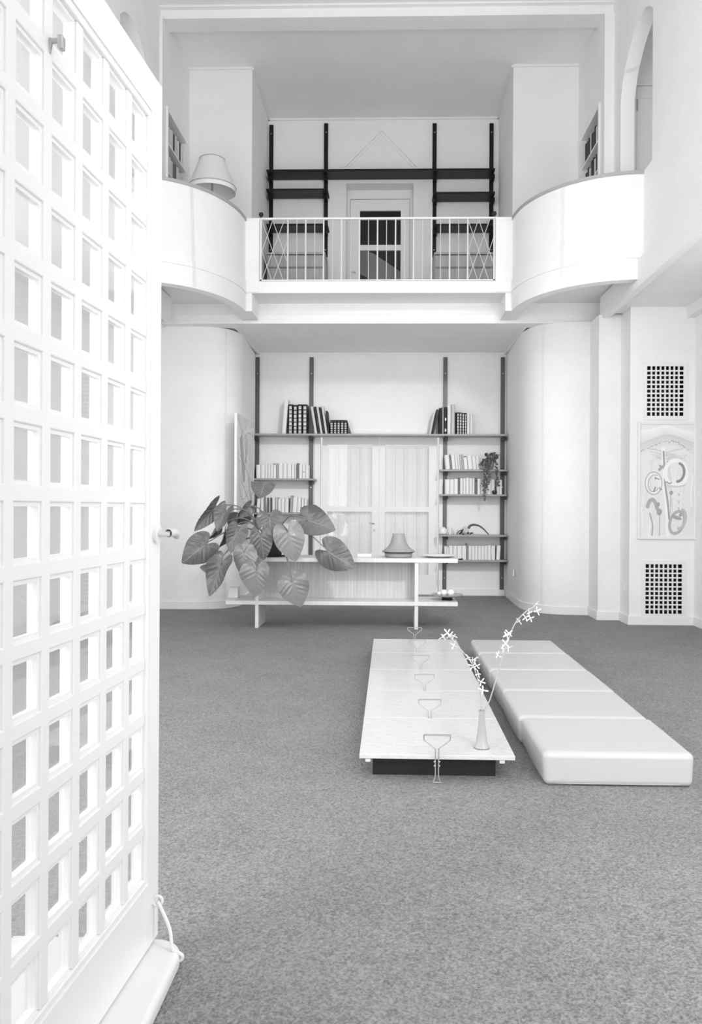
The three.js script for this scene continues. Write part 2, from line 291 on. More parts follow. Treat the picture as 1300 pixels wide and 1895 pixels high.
// pilaster and grille wall
const PZ = -9.62, GZ = -9.25;
const pil0 = at(1108, 900, -PZ).x, gr0 = at(1166, 900, -GZ).x, gr1 = at(1286, 900, -GZ).x;
struct('pilaster', box(pil0, gr0 + 0.05, 0, AISLE_TOP, PZ, -10.3), M.wall, 'narrow white pilaster beside the grille wall');
function onGrilleWall(x0, y0, x1, y1) { const a = at(x0, y0, -GZ), b = at(x1, y1, -GZ); return { x0: a.x, y1: a.y, x1: b.x, y0: b.y }; }
const G1 = onGrilleWall(1198, 678, 1265, 770), G2 = onGrilleWall(1195, 1044, 1262, 1136);
const gHole = g => rect(g.x0 - 0.01, g.x1 + 0.01, g.y0 - 0.01, g.y1 + 0.01);
struct('wall_grille', slabXY(rect(gr0, gr1, 0, AISLE_TOP), [gHole(G1), gHole(G2)], GZ - 0.4, GZ), M.wall, 'white wall panel holding two air grilles');
struct('wall_aisle_right', slabZY(rect(-0.85, -9.7, 0, AISLE_TOP), [rect(-2.5, -7.1, 0.6, 3.3)], gr1, gr1 + 0.3), M.wall, 'outer wall of the aisle beside the grilles');
struct('wall_aisle_left', slabZY(rect(-0.85, -12.4, 0, AISLE_TOP), [rect(-2.5, -7.1, 0.6, 3.3)], -4.2, -3.9), M.wall, 'outer wall of the aisle behind the lattice door');
aisleWindow(gr1 + 0.15, 'wide garden window of the aisle beside the grilles'); aisleWindow(-4.05, 'wide garden window of the aisle behind the lattice door');
struct('aisle_beam', box(gr1 - 0.1, gr1, AISLE_TOP - 0.13, AISLE_TOP, -1.15, -9.25), M.wall, 'small ceiling beam along the aisle wall');
struct('baseboard_pilaster', merge([box(pil0 - 0.016, gr0, 0, 0.1, PZ + 0.016, PZ), box(pil0 - 0.016, pil0, 0, 0.1, PZ, -10.06), box(gr0 - 0.016, gr1, 0, 0.1, GZ + 0.016, GZ), box(gr0 - 0.016, gr0, 0, 0.1, GZ, PZ + 0.016), box(gr1 - 0.016, gr1, 0, 0.1, -1.15, GZ + 0.016)]), M.trim, 'white baseboard stepping round pilaster and grille wall');

// ---------------------------------------------------------------- air grilles
function grille(g, label) {
  const t = thing('air_grille', label, 'grille', [(g.x0 + g.x1) / 2, (g.y0 + g.y1) / 2, GZ], 0, 'air grilles in the white wall');
  const w = g.x1 - g.x0, h = g.y1 - g.y0, f = 0.045;
  meshOf('frame', merge([box(-w / 2 - f, -w / 2, -h / 2 - f, h / 2 + f, 0, 0.012), box(w / 2, w / 2 + f, -h / 2 - f, h / 2 + f, 0, 0.012), box(-w / 2, w / 2, h / 2, h / 2 + f, 0, 0.012), box(-w / 2, w / 2, -h / 2 - f, -h / 2, 0, 0.012)]), M.paint, t);
  meshOf('duct', merge([box(-w / 2 - 0.009, w / 2 + 0.009, -h / 2 - 0.009, h / 2 + 0.009, -0.17, -0.16), box(-w / 2 - 0.009, -w / 2 - 0.006, -h / 2, h / 2, -0.16, -0.02), box(w / 2 + 0.006, w / 2 + 0.009, -h / 2, h / 2, -0.16, -0.02), box(-w / 2, w / 2, h / 2 + 0.006, h / 2 + 0.009, -0.16, -0.02), box(-w / 2, w / 2, -h / 2 - 0.009, -h / 2 - 0.006, -0.16, -0.02)]), M.black, t);
  const cw = w / 8, ch = h / 11, bw = 0.016;
  const vg = box(-bw / 2, bw / 2, -h / 2, h / 2, -0.014, 0.006), hg = box(-w / 2, w / 2, -bw / 2, bw / 2, -0.012, 0.008);
  for (let i = 1; i < 8; i++) meshOf('bar', vg, M.paint, t).position.x = -w / 2 + i * cw;
  for (let j = 1; j < 11; j++) meshOf('bar', hg, M.paint, t).position.y = -h / 2 + j * ch;
}
grille(G1, 'white square-mesh air grille above the framed painting');
grille(G2, 'white square-mesh air grille below the framed painting, near the floor');

// ---------------------------------------------------------------- paintings
function canvasTex(w, h, draw) { const c = document.createElement('canvas'); c.width = w; c.height = h; draw(c.getContext('2d'), w, h); const t = new THREE.CanvasTexture(c); t.colorSpace = THREE.SRGBColorSpace; return t; }
const g_ = v => `rgb(${v},${v},${v})`;
function stroke(c, v, w, pts, close) { c.strokeStyle = g_(v); c.lineWidth = w; c.lineCap = c.lineJoin = 'round'; c.beginPath(); c.moveTo(...pts[0]); for (let i = 1; i < pts.length - 1; i++) { const mx = (pts[i][0] + pts[i + 1][0]) / 2, my = (pts[i][1] + pts[i + 1][1]) / 2; c.quadraticCurveTo(...pts[i], mx, my); } c.lineTo(...pts[pts.length - 1]); if (close) c.closePath(); c.stroke(); }
function ell(c, v, w, x, y, a, b, r = 0, s = 0, e = Math.PI * 2) { c.strokeStyle = g_(v); c.lineWidth = w; c.beginPath(); c.ellipse(x, y, a, b, r, s, e); c.stroke(); }
const artRight = canvasTex(410, 820, (c, w, h) => {
  c.fillStyle = g_(236); c.fillRect(0, 0, w, h);
  for (let i = 0; i < 60; i++) { const x = rr(0, w), y = rr(200, 600); stroke(c, rr(222, 246), rr(4, 14), [[x, y], [x + rr(-20, 20), y + 100], [x + rr(-30, 30), y + rr(150, 260)]]); }
  for (let i = 0; i < 5; i++) stroke(c, 246 - i * 4, 26, [[-10, 60 + i * 18], [120, 40 + i * 20], [200, 10 + i * 16], [300, 50 + i * 15], [420, 70 + i * 18]]);
  for (let i = 0; i < 4; i++) stroke(c, 214 + i * 5, 18, [[0, 150 + i * 22], [90, 115 + i * 22], [200, 75 + i * 20], [290, 95 + i * 18], [400, 140 + i * 22]]);
  for (let i = 0; i < 26; i++) { const x = 10 + i * 14.5 + rr(-4, 4), y = 205 - 85 * Math.sin((x / w) * Math.PI) + rr(-8, 8); stroke(c, rr(150, 190), rr(3, 6), [[x, y], [x + rr(-6, 8), y + rr(4, 14)], [x + rr(-2, 12), y + rr(-4, 12)]]); }
  for (let i = 0; i < 16; i++) stroke(c, rr(200, 228), rr(3, 8), [[rr(10, 390), rr(170, 230)], [rr(10, 390), rr(230, 260)], [rr(10, 390), rr(240, 280)]]);
  stroke(c, 248, 26, [[176, 180], [186, 330], [188, 470], [208, 620], [214, 810]]);
  stroke(c, 165, 14, [[180, 200], [186, 300], [192, 440], [214, 560], [226, 690]]);
  stroke(c, 170, 12, [[150, 300], [180, 330], [215, 270]]); stroke(c, 172, 22, [[150, 330], [170, 310]]);
  ell(c, 248, 30, 275, 355, 82, 92); ell(c, 150, 20, 290, 350, 48, 66, 0.1, -1.4, 1.5); ell(c, 214, 14, 275, 440, 70, 14, 0, 0.1, 3);
  stroke(c, 165, 10, [[205, 420], [225, 436], [240, 425]]);
  ell(c, 190, 8, 105, 430, 64, 82); ell(c, 244, 12, 105, 432, 50, 68); ell(c, 176, 6, 108, 430, 44, 62, 0.2, 0.5, 5);
  stroke(c, 160, 8, [[120, 400], [112, 385], [130, 396], [150, 402]]); stroke(c, 150, 10, [[118, 460], [108, 490]]); stroke(c, 160, 8, [[150, 460], [156, 480], [168, 474]]);
  stroke(c, 178, 28, [[60, 600], [70, 560], [100, 545], [120, 570], [136, 620]]); stroke(c, 172, 10, [[78, 650], [90, 700], [100, 730], [95, 810]]);
  for (const [x, y, r] of [[140, 585, 14], [150, 640, 20], [240, 500, 14], [312, 660, 12]]) { c.fillStyle = g_(168); c.beginPath(); c.ellipse(x, y, r, r * 1.2, 0.4, 0, 7); c.fill(); }
  stroke(c, 160, 5, [[152, 650], [154, 720], [152, 812]]); stroke(c, 180, 4, [[236, 520], [236, 600], [234, 650]]);
  ell(c, 184, 22, 285, 715, 52, 84, 0.35); ell(c, 196, 20, 310, 690, 40, 70, 0.2, -1.5, 1.6); c.fillStyle = g_(170); c.beginPath(); c.ellipse(282, 680, 40, 14, 0.3, 0, 7); c.fill();
  for (const y of [505, 560, 605]) stroke(c, 160, 6, [[296, y], [300, y + 14]]);
});
const artLeft = canvasTex(400, 500, (c, w, h) => {
  c.fillStyle = g_(226); c.fillRect(0, 0, w, h);
  for (let i = 0; i < 50; i++) stroke(c, rr(205, 240), rr(6, 26), [[rr(0, w), rr(0, h)], [rr(0, w), rr(0, h)]]);
  stroke(c, 176, 60, [[90, 110], [120, 190], [150, 240]]); stroke(c, 150, 10, [[200, 70], [180, 150], [190, 200], [230, 90]]); stroke(c, 170, 14, [[80, 140], [110, 60]]);
  for (let i = 0; i < 10; i++) stroke(c, rr(165, 200), rr(3, 7), [[rr(20, 380), rr(40, 480)], [rr(20, 380), rr(40, 480)], [rr(20, 380), rr(40, 480)]]);
  stroke(c, 165, 16, [[260, 250], [300, 320], [340, 340]]); stroke(c, 180, 8, [[160, 470], [200, 400], [240, 360], [250, 470]]);
});
{
  const a = onGrilleWall(1180, 781, 1287, 998), w = a.x1 - a.x0, h = a.y1 - a.y0;
  const t = thing('painting', 'tall abstract painting with looping rings, hung between the two air grilles', 'painting', [(a.x0 + a.x1) / 2, (a.y0 + a.y1) / 2, GZ]);
  const f = 0.028;
  meshOf('frame', merge([rbox(-w / 2, -w / 2 + f, -h / 2, h / 2, 0.001, 0.035, 0.004), rbox(w / 2 - f, w / 2, -h / 2, h / 2, 0.001, 0.035, 0.004), rbox(-w / 2 + f, w / 2 - f, h / 2 - f, h / 2, 0.001, 0.035, 0.004), rbox(-w / 2 + f, w / 2 - f, -h / 2, -h / 2 + f, 0.001, 0.035, 0.004)]), M.paint, t);
  const g = new THREE.BoxGeometry(w - 2 * f, h - 2 * f, 0.016); g.translate(0, 0, 0.012);
  meshOf('canvas', g, new THREE.MeshStandardMaterial({ map: artRight, roughness: 0.6 }), t);
}
{
  const t = thing('painting', 'unframed pale abstract canvas on the rounded wall behind the plant', 'painting', [-1.985, 1.75, -10.72], Math.PI / 2 + 0.0);
  meshOf('stretcher', box(-0.64, 0.64, -0.82, 0.82, -0.03, 0.0), M.paint, t);
  const g = new THREE.BoxGeometry(1.28, 1.64, 0.006); g.translate(0, 0, 0.003);
  meshOf('canvas', g, new THREE.MeshStandardMaterial({ map: artLeft, roughness: 0.7 }), t);
}

// ---------------------------------------------------------------- lattice door standing open
{
  const e = at(284, 940, 2.35);
  // own axes: x runs along the leaf from the free edge towards the hinge, z points into the hall side that the photograph shows
  const t = structGroup('door_1', 'tall white lattice door with small glass panes, standing open', [e.x, 0.06, e.z]);
  t.rotation.y = -(Math.PI / 2 + 3.5 * Math.PI / 180);
  const P = 0.148, B = 0.035, ST = 0.108, NC = 6, NR = 14, PV = 0.1598, T = 0.036;
  const W = ST * 2 + NC * P - B, y0 = 0.215, H = 2.555, yTopRail = y0 + NR * PV - B;
  const vbox = (x0, x1, y0, y1, tt = T) => rbox(x0, x1, y0, y1, -tt / 2, tt / 2, 0.004, 1);
  meshOf('stile', vbox(0, ST, 0, H, 0.045), M.lattice, t); meshOf('stile', vbox(W - ST, W, 0, H, 0.045), M.lattice, t);
  meshOf('bottom_rail', vbox(ST, W - ST, 0, y0, 0.045), M.lattice, t); meshOf('top_rail', vbox(ST, W - ST, yTopRail, H, 0.045), M.lattice, t);
  for (let i = 1; i < NC; i++) meshOf('muntin', vbox(ST + i * P - B, ST + i * P, y0, yTopRail), M.lattice, t);
  for (let j = 1; j < NR; j++) meshOf('muntin', vbox(ST, W - ST, y0 + j * PV - B, y0 + j * PV, T - 0.001), M.lattice, t);
  const bead = (() => { const f = 0.009, w = P - B, h = PV - B, z0 = -0.012, z1 = 0.004; return merge([box(0, f, 0, h, z0, z1), box(w - f, w, 0, h, z0, z1), box(f, w - f, 0, f, z0, z1), box(f, w - f, h - f, h, z0, z1)]); })();
  const paneG = box(0, P - B, 0, PV - B, -0.0035, -0.0005);
  for (let i = 0; i < NC; i++) for (let j = 0; j < NR; j++) {
    const p = meshOf('pane', paneG, M.doorGlass, t); p.position.set(ST + i * P, y0 + j * PV, 0);
    meshOf('glazing_bead', bead, M.lattice, p);
  }
  // moulding line round the lattice field
  meshOf('moulding', merge([box(ST - 0.022, ST - 0.014, y0 - 0.02, yTopRail + 0.02, -0.0265, 0.0265), box(ST - 0.022, W - ST + 0.02, y0 - 0.028, y0 - 0.02, -0.0265, 0.0265), box(ST - 0.022, W - ST + 0.02, yTopRail + 0.02, yTopRail + 0.028, -0.0265, 0.0265)]), M.lattice, t);
  // lever handle: rosette, neck and lever pointing past the free edge
  const hy = 1.21, side = -1;
  const rose = meshOf('rosette', (() => { const g = new THREE.CylinderGeometry(0.026, 0.028, 0.012, 24); g.rotateX(Math.PI / 2); g.translate(0.045, hy, side * 0.028); return g; })(), M.whiteMetal, t);
  meshOf('lever', merge([rod([0.045, hy, side * 0.03], [0.045, hy, side * 0.07], 0.009, 12), tube([[0.055, hy + 0.002, side * 0.066], [0.03, hy + 0.004, side * 0.07], [0.0, hy + 0.002, side * 0.068], [-0.035, hy - 0.006, side * 0.06]], 0.0125, 20, 10), (() => { const g = new THREE.SphereGeometry(0.0125, 12, 8); g.translate(-0.035, hy - 0.006, side * 0.06); return g; })()]), M.rail, t);
  meshOf('latch', merge([rbox(0, 0.02, 0, 0.03, 0, 0.012, 0.004), rod([0.01, 0.02, 0.01], [0.01, 0.02, 0.03], 0.006, 8), rod([0.01, 0.025, 0.028], [0.01, -0.005, 0.034], 0.005, 8)]), M.metal, t).position.set(ST + 4 * P - 0.03, y0 + 13 * PV - 0.02, -0.05);
}
// raised white sill on which the door closes, with a rounded end
{
  const s = new THREE.Shape(), x0 = -1.12, x1 = -0.622, zf = 2.33, zn = 1.15, r = 0.075;
  s.moveTo(x0, zn); s.lineTo(x1, zn); s.lineTo(x1, zf - r); s.quadraticCurveTo(x1, zf, x1 - r * 1.3, zf); s.lineTo(x0, zf); s.closePath();
  const g = new THREE.ExtrudeGeometry(s, { depth: 0.022, bevelEnabled: true, bevelThickness: 0.016, bevelSize: 0.016, bevelSegments: 5, curveSegments: 16 });
  g.rotateX(-Math.PI / 2); g.translate(0, 0.016, 0);
  const o = meshOf('door_sill', toCreasedNormals(g, 0.7), M.paint); o.userData.kind = 'structure'; o.userData.label = 'raised white sill with rounded corner under the lattice door';
}
{
  const a = at(292, 1667, 2.3), b = at(333, 1768, 2.27);
  const t = thing('cabin_hook', 'white metal hook holding the lattice door to the sill', 'hook', [b.x, 0, b.z]);
  const A = a.clone().sub(t.position), Bp = b.clone().sub(t.position);
  meshOf('hook', tube([A, A.clone().lerp(Bp, 0.5).add(V(0.002, 0, 0)), Bp.clone().add(V(-0.022, 0.02, 0)), Bp.clone().add(V(-0.004, 0.008, 0)), Bp.clone().add(V(0.008, -0.002, 0)), Bp.clone().add(V(0.003, -0.014, 0)), Bp.clone().add(V(-0.008, -0.012, 0))], 0.0055, 60, 8), M.whiteMetal, t);
  const e = new THREE.TorusGeometry(0.014, 0.0045, 8, 20); e.translate(A.x, A.y, A.z);
  meshOf('eye', e, M.whiteMetal, t);
}

// ---------------------------------------------------------------- lower french doors and curtains
{
  const z = BACK - 0.06, w = lowDoor1 - lowDoor0, mid = at(702, 900, 12.26).x;
  const t = structGroup('door_2', 'white glazed double door behind the sideboard', [0, 0, z]);
  meshOf('architrave', merge([box(lowDoor0 - 0.09, lowDoor0, 0, LOWDOOR_TOP + 0.09, 0.05, 0.085), box(lowDoor1, lowDoor1 + 0.09, 0, LOWDOOR_TOP + 0.09, 0.05, 0.085), box(lowDoor0, lowDoor1, LOWDOOR_TOP, LOWDOOR_TOP + 0.09, 0.05, 0.085)]), M.paint, t);
  const leafs = [[lowDoor0 + 0.03, mid - 0.003, 606, 689], [mid + 0.003, lowDoor1 - 0.03, 713, 794]];
  const yA = at(700, 823, 12.26).y, yB = at(700, 937.5, 12.26).y, yC = at(700, 947, 12.26).y, yD = at(700, 1063, 12.26).y;
  for (const [x0, x1, p0, p1] of leafs) {
    const a = at(p0, 900, 12.26).x, b = at(p1, 900, 12.26).x;
    const f = meshOf('leaf', merge([box(x0, a, 0.01, LOWDOOR_TOP - 0.01, -0.022, 0.022), box(b, x1, 0.01, LOWDOOR_TOP - 0.01, -0.022, 0.022), box(a, b, yA, LOWDOOR_TOP - 0.01, -0.022, 0.022), box(a, b, yC, yB, -0.022, 0.022), box(a, b, 0.01, yD, -0.022, 0.022)]), M.paint, t);
    for (const [y0, y1] of [[yB, yA], [yD, yC]]) meshOf('pane', box(a - 0.004, b + 0.004, y0 - 0.004, y1 + 0.004, -0.003, 0.003), M.glass, f);
    if (p0 === 606) meshOf('handle', merge([rod([x1 - 0.07, 1.11, 0.022], [x1 - 0.07, 1.11, 0.06], 0.008), rod([x1 - 0.065, 1.11, 0.055], [x1 - 0.15, 1.115, 0.055], 0.008), box(x1 - 0.085, x1 - 0.055, 0.98, 1.02, 0.022, 0.028)]), M.steel, f);
    // pleated curtain
    const n = 150, pos = [], idx = [];
    const hL = 2.3, zc = -0.09;
    for (let i = 0; i <= n; i++) { const u = i / n, x = x0 + (x1 - x0) * u, zz = zc + 0.018 * Math.sin(u * 100 + Math.sin(u * 17) * 2.2) * (0.6 + 0.4 * Math.sin(u * 31)); pos.push(x, 0.03, z + zz, x, hL, z + zz * 1); if (i) { const k = 2 * i; idx.push(k - 2, k, k - 1, k, k + 1, k - 1); } }
    const g = new THREE.BufferGeometry(); g.setAttribute('position', new THREE.Float32BufferAttribute(pos, 3)); g.setIndex(idx); g.computeVertexNormals();
    tag(meshOf('pleated_curtain', g, new THREE.MeshPhysicalMaterial({ color: grey(0.84), roughness: 0.95, transmission: 0.25, thickness: 0, side: THREE.DoubleSide })), p0 === 606 ? 'pleated white curtain behind the door leaf with the handle' : 'pleated white curtain behind the door leaf beside the right-hand shelves', 'curtain', 'curtains behind the glazed double door');
  }
  struct('wall_lobby', merge([box(lowDoor0 - 0.3, lowDoor1 + 0.3, 0, 2.8, -13.6, -13.7), box(lowDoor0 - 0.4, lowDoor0 - 0.3, 0, 2.8, -12.5, -13.7), box(lowDoor1 + 0.3, lowDoor1 + 0.4, 0, 2.8, -12.5, -13.7), box(lowDoor0 - 0.4, lowDoor1 + 0.4, 2.7, 2.8, -12.5, -13.7), box(lowDoor0 - 0.4, lowDoor1 + 0.4, -0.1, 0, -12.5, -13.7)]), M.wall, 'small lobby behind the glazed double door');
}

// ---------------------------------------------------------------- upper gallery door
{
  const z = -12.42;
  const x0 = doorHoleU.x, x1 = doorHoleU2.x, top = doorHoleU.y;
  const t = structGroup('door_3', 'white gallery door with two dark glass lights behind the balustrade', [0, 0, z]);
  const o0 = at(608, 335, 12.2).x, o1 = at(801, 335, 12.2).x;
  meshOf('architrave', merge([box(o0, x0, SLAB_TOP, top + 0.1, 0.22, 0.245), box(x1, o1, SLAB_TOP, top + 0.1, 0.22, 0.245), box(x0, x1, top, top + 0.1, 0.22, 0.245), box(o0, o0 + 0.03, SLAB_TOP, top + 0.1, 0.245, 0.26), box(o1 - 0.03, o1, SLAB_TOP, top + 0.1, 0.245, 0.26)]), M.paint, t);
  const D = 12.42, a = at(666.5, 450, D).x, b = at(742, 450, D).x, yA = at(700, 390.6, D).y, yB = at(700, 454, D).y, yC = at(700, 464, D).y, yD = SLAB_TOP + 0.3, lt = at(700, 370, D).y;
  meshOf('jamb', merge([box(x0, x0 + 0.05, SLAB_TOP, lt + 0.05, -0.03, 0.05), box(x1 - 0.05, x1, SLAB_TOP, lt + 0.05, -0.03, 0.05), box(x0 + 0.05, x1 - 0.05, lt, lt + 0.05, -0.03, 0.05), box(x0, x1, lt + 0.05, top, -0.05, -0.02)]), M.paint, t);
  const f = meshOf('leaf', merge([box(x0 + 0.055, a, SLAB_TOP + 0.01, lt - 0.005, -0.02, 0.02), box(b, x1 - 0.055, SLAB_TOP + 0.01, lt - 0.005, -0.02, 0.02), box(a, b, yA, lt - 0.005, -0.02, 0.02), box(a, b, yC, yB, -0.02, 0.02), box(a, b, SLAB_TOP + 0.01, yD, -0.02, 0.02)]), M.paint, t);
  for (const [p, q] of [[yB, yA], [yD, yC]]) meshOf('pane', box(a - 0.004, b + 0.004, p - 0.004, q + 0.004, -0.003, 0.003), M.glass, f);
  const hx = at(658, 505, D); meshOf('handle', merge([rod([hx.x, hx.y, 0.02], [hx.x, hx.y, 0.06], 0.01), rod([hx.x, hx.y, 0.055], [hx.x - 0.06, hx.y, 0.055], 0.009)]), M.steel, f);
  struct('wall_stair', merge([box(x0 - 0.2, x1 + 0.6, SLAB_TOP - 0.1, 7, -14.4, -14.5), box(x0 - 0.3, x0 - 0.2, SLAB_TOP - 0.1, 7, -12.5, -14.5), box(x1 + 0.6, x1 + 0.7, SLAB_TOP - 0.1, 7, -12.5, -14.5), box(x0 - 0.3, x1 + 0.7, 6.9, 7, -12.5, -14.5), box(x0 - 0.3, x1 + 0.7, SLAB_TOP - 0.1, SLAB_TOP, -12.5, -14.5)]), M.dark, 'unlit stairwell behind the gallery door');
  const s = meshOf('stair_flank', (() => { const q = [at(666, 462, 13.2), at(690, 468, 13.2), at(745, 505, 13.2), at(745, 540, 13.2), at(700, 525, 13.2), at(666, 506, 13.2)]; return slabXY(q.map(p => [p.x, p.y]), [], -13.3, -13.2); })(), mat(0.5, 0.7)); s.userData.kind = 'structure'; s.userData.label = 'pale slanting stair flank seen through the gallery door';
}
// gable-shaped moulding above the gallery door
{
  const a = at(637, 309, 12.19), b = at(707, 239, 12.19), c = at(773, 308, 12.19), t = 0.05;
  const strips = [[0, 0.018, 0.022], [0.05, 0.064, 0.012]].map(([u, v, dep]) => { const k = 1.41; return slabXY([[a.x + u * k, a.y], [b.x, b.y - u * k], [c.x - u * k, c.y], [c.x - v * k, c.y], [b.x, b.y - v * k], [a.x + v * k, a.y]], [], BACK, BACK + dep); });
  struct(`trim_${++tn}`, merge(strips), M.wall, 'thin gable-shaped moulding above the gallery door');
}
// corridor door seen through the arched opening
{
  const a = at(1170, 153, 9.42), b = at(1200, 153, 9.42);
  const t = structGroup('door_4', 'white panelled corridor door seen through the arched opening', [a.x, SLAB_TOP, -9.42]);
  const h = a.y - SLAB_TOP, w = 0.85;
  meshOf('architrave', merge([box(0, 0.05, 0, h, 0, 0.03), box(w - 0.05, w, 0, h, 0, 0.03), box(0.05, w - 0.05, h - 0.05, h, 0, 0.03)]), M.paint, t);
  meshOf('leaf', merge([box(0.055, w - 0.055, 0.01, h - 0.055, 0, 0.012), box(0.055, 0.12, 0.01, h - 0.055, 0.012, 0.022), box(0.12, w - 0.06, h - 0.2, h - 0.055, 0.012, 0.022), box(0.12, w - 0.06, 0.85, 1.0, 0.012, 0.022)]), M.paint, t);
  meshOf('hinge', rod([0.055, h - 0.35, 0.03], [0.055, h - 0.22, 0.03], 0.01), M.steel, t);
}

// ---------------------------------------------------------------- balustrade
{
  const z = SLAB_Z - 0.06, D = -z, yTop = at(700, 403, D).y, y0 = SLAB_TOP;
  const t = thing('balustrade', 'white iron balustrade with crossed end panels along the gallery edge', 'railing', [0, y0, z]);
  const h = yTop - y0;
  meshOf('top_rail', box(SX1, SX2, h - 0.022, h, -0.018, 0.018), M.whiteMetal, t);
  meshOf('bottom_rail', box(SX1, SX2, 0.02, 0.035, -0.01, 0.01), M.whiteMetal, t);
  const x0 = at(533, 460, D).x, x1 = at(866, 460, D).x;
  const thick = box(-0.009, 0.009, 0, h - 0.022, -0.007, 0.007), thin = rod([0, 0.0, 0], [0, h - 0.022, 0], 0.005, 8);
  for (let i = 0; i <= 20; i++) meshOf('bar', i % 2 ? thin : thick, M.rail, t).position.x = x0 + (x1 - x0) * i / 20;
  for (const [a, b] of [[SX1 + 0.02, x0], [x1, SX2 - 0.02]]) {
    const w = b - a, hh = h - 0.022;
    for (const [u0, v0, u1, v1] of [[0, .52, .42, 0], [0, 1, .86, 0], [.42, 1, 1, .3], [0, .48, .42, 1], [0, 0.02, .86, 1], [.42, 0, 1, .7]])
      meshOf('diagonal_bar', rod([a + u0 * w, v0 * hh, 0.004], [a + u1 * w, v1 * hh, -0.004], 0.0042, 8), M.rail, t);
  }
  for (const x of [SX1 + 0.012, SX2 - 0.012]) {
    meshOf('end_bar', box(x - 0.01, x + 0.01, 0, h, -0.01, 0.01), M.whiteMetal, t);
    const g = lathe([[0, 0], [0.014, 0.002], [0.01, 0.014], [0.024, 0.028], [0.03, 0.046], [0.024, 0.066], [0, 0.076]], 20); g.translate(x, h, 0.0);
    meshOf('knob', g, M.black, t);
  }
}

// ---------------------------------------------------------------- wall shelving: uprights, shelves, brackets
const ordinal = n => ['first', 'second', 'third', 'fourth', 'fifth', 'sixth', 'seventh', 'eighth', 'ninth', 'tenth', 'eleventh', 'twelfth', 'thirteenth', 'fourteenth', 'fifteenth', 'sixteenth', 'seventeenth', 'eighteenth', 'nineteenth', 'twentieth'][n];
const upName = ['outermost upright beside the left-hand wall', 'upright left of the door', 'upright right of the door', 'outermost upright beside the right-hand wall'];
function upright(px, y0, y1, m, label, group) {
  const a = at(px, y0, 12.17), w = 0.062;
  const b = at(px, y1, 12.17);
  const t = thing('shelf_upright', label, 'upright', [a.x, b.y, BACK], 0, group), h = a.y - b.y;
  meshOf('post', rbox(-w / 2, w / 2, 0, h, 0.0005, 0.035, 0.004, 1), m, t);
  const sg = new THREE.CylinderGeometry(0.009, 0.009, 0.006, 10); sg.rotateX(Math.PI / 2);
  for (const f of [0.05, 0.44, 0.93]) { const s = meshOf('screw', sg, M.steel, t); s.position.set(0, f * h, 0.036); }
}
[[502.5, 0], [604, 1], [805, 2], [910.5, 3]].forEach(([x, i]) => upright(x, i ? 228 : 231, 475, M.darkWood, `dark shelf ${upName[i]} on the upper gallery`, 'dark shelf uprights on the gallery'));
[[477, 0], [577, 1], [825, 2], [931.5, 3]].forEach(([x, i]) => upright(x, 661, 1091, M.upright, `wooden shelf ${upName[i]} in the lower recess`, 'wooden shelf uprights in the lower recess'));
function shelf(px0, px1, py, D, depth, m, label, cat, brPx, thick = 0.028, bm = M.bracket) {
  const a = at(px0, py, D), b = at(px1, py, D), y = (a.y + b.y) / 2, zb = BACK + 0.037;
  const t = thing('wall_shelf', label, cat, [(a.x + b.x) / 2, y, zb], 0, cat === 'shelf' ? 'wall shelves' : undefined), w = b.x - a.x;
  meshOf('board', rbox(-w / 2, w / 2, 0, thick, 0, depth, 0.004, 1), m, t);
  for (const q of brPx) { const x = at(q, py, 12.17).x - t.position.x; meshOf('bracket', prism([[x - 0.03, 0.0], [x + 0.03, 0.0], [x + 0.026, depth * 0.55], [x - 0.026, depth * 0.55]], -0.05, -0.001), bm, t); }
  return { y: y + thick, z: zb + depth, t };
}
const FD = 11.83;   // distance of the shelf fronts
// upper gallery (dark)
shelf(493, 917, 328.5 - 13, FD, 0.33, M.darkWood, 'long dark shelf running above the gallery door', 'shelf', [502.5, 604, 805, 910.5], 0.028, M.darkWood);
shelf(493, 607, 352, FD, 0.33, M.darkWood, 'dark shelf left of the gallery door, just below the long dark shelf', 'shelf', [502.5, 604], 0.028, M.darkWood);
shelf(802, 917, 358, FD, 0.33, M.darkWood, 'dark shelf right of the gallery door, just below the long dark shelf', 'shelf', [805, 910.5], 0.028, M.darkWood);
shelf(493, 607, 417, FD, 0.33, M.darkWood, 'dark shelf left of the gallery door, just above the drawer cabinet', 'shelf', [502.5, 604], 0.028, M.darkWood);
shelf(802, 917, 417, FD, 0.33, M.darkWood, 'dark shelf right of the gallery door, just above the drawer cabinet', 'shelf', [805, 910.5], 0.028, M.darkWood);
// lower recess (pale)
const S = {
  top: shelf(470, 940, 806, FD, 0.33, M.shelf, 'long pale shelf running above the glazed double door', 'shelf', [477, 577, 825, 931.5]),
  l1: shelf(467, 583, 888.5, FD, 0.3, M.shelf, 'pale shelf left of the glazed door, upper of two, white paperbacks on it', 'shelf', [477, 577]),
  l2: shelf(467, 585, 952, FD, 0.3, M.shelf, 'pale shelf left of the glazed door, lower of two, half hidden by leaves', 'shelf', [477, 577]),
  r1: shelf(815, 940, 872, FD, 0.3, M.shelf, 'pale shelf carrying leaning books and the trailing plant', 'shelf', [825, 931.5]),
  r2: shelf(815, 940, 918, FD, 0.3, M.shelf, 'pale shelf right of the door, directly under the trailing plant pot', 'shelf', [825, 931.5]),
  r3: shelf(815, 940, 993.5, FD, 0.3, M.shelf, 'pale shelf carrying white ceramics and a curved horn', 'shelf', [825, 931.5]),
  r4: shelf(815, 940, 1040, FD, 0.3, M.shelf, 'lowest pale shelf right of the door, row of white paperbacks', 'shelf', [825, 931.5]),
};

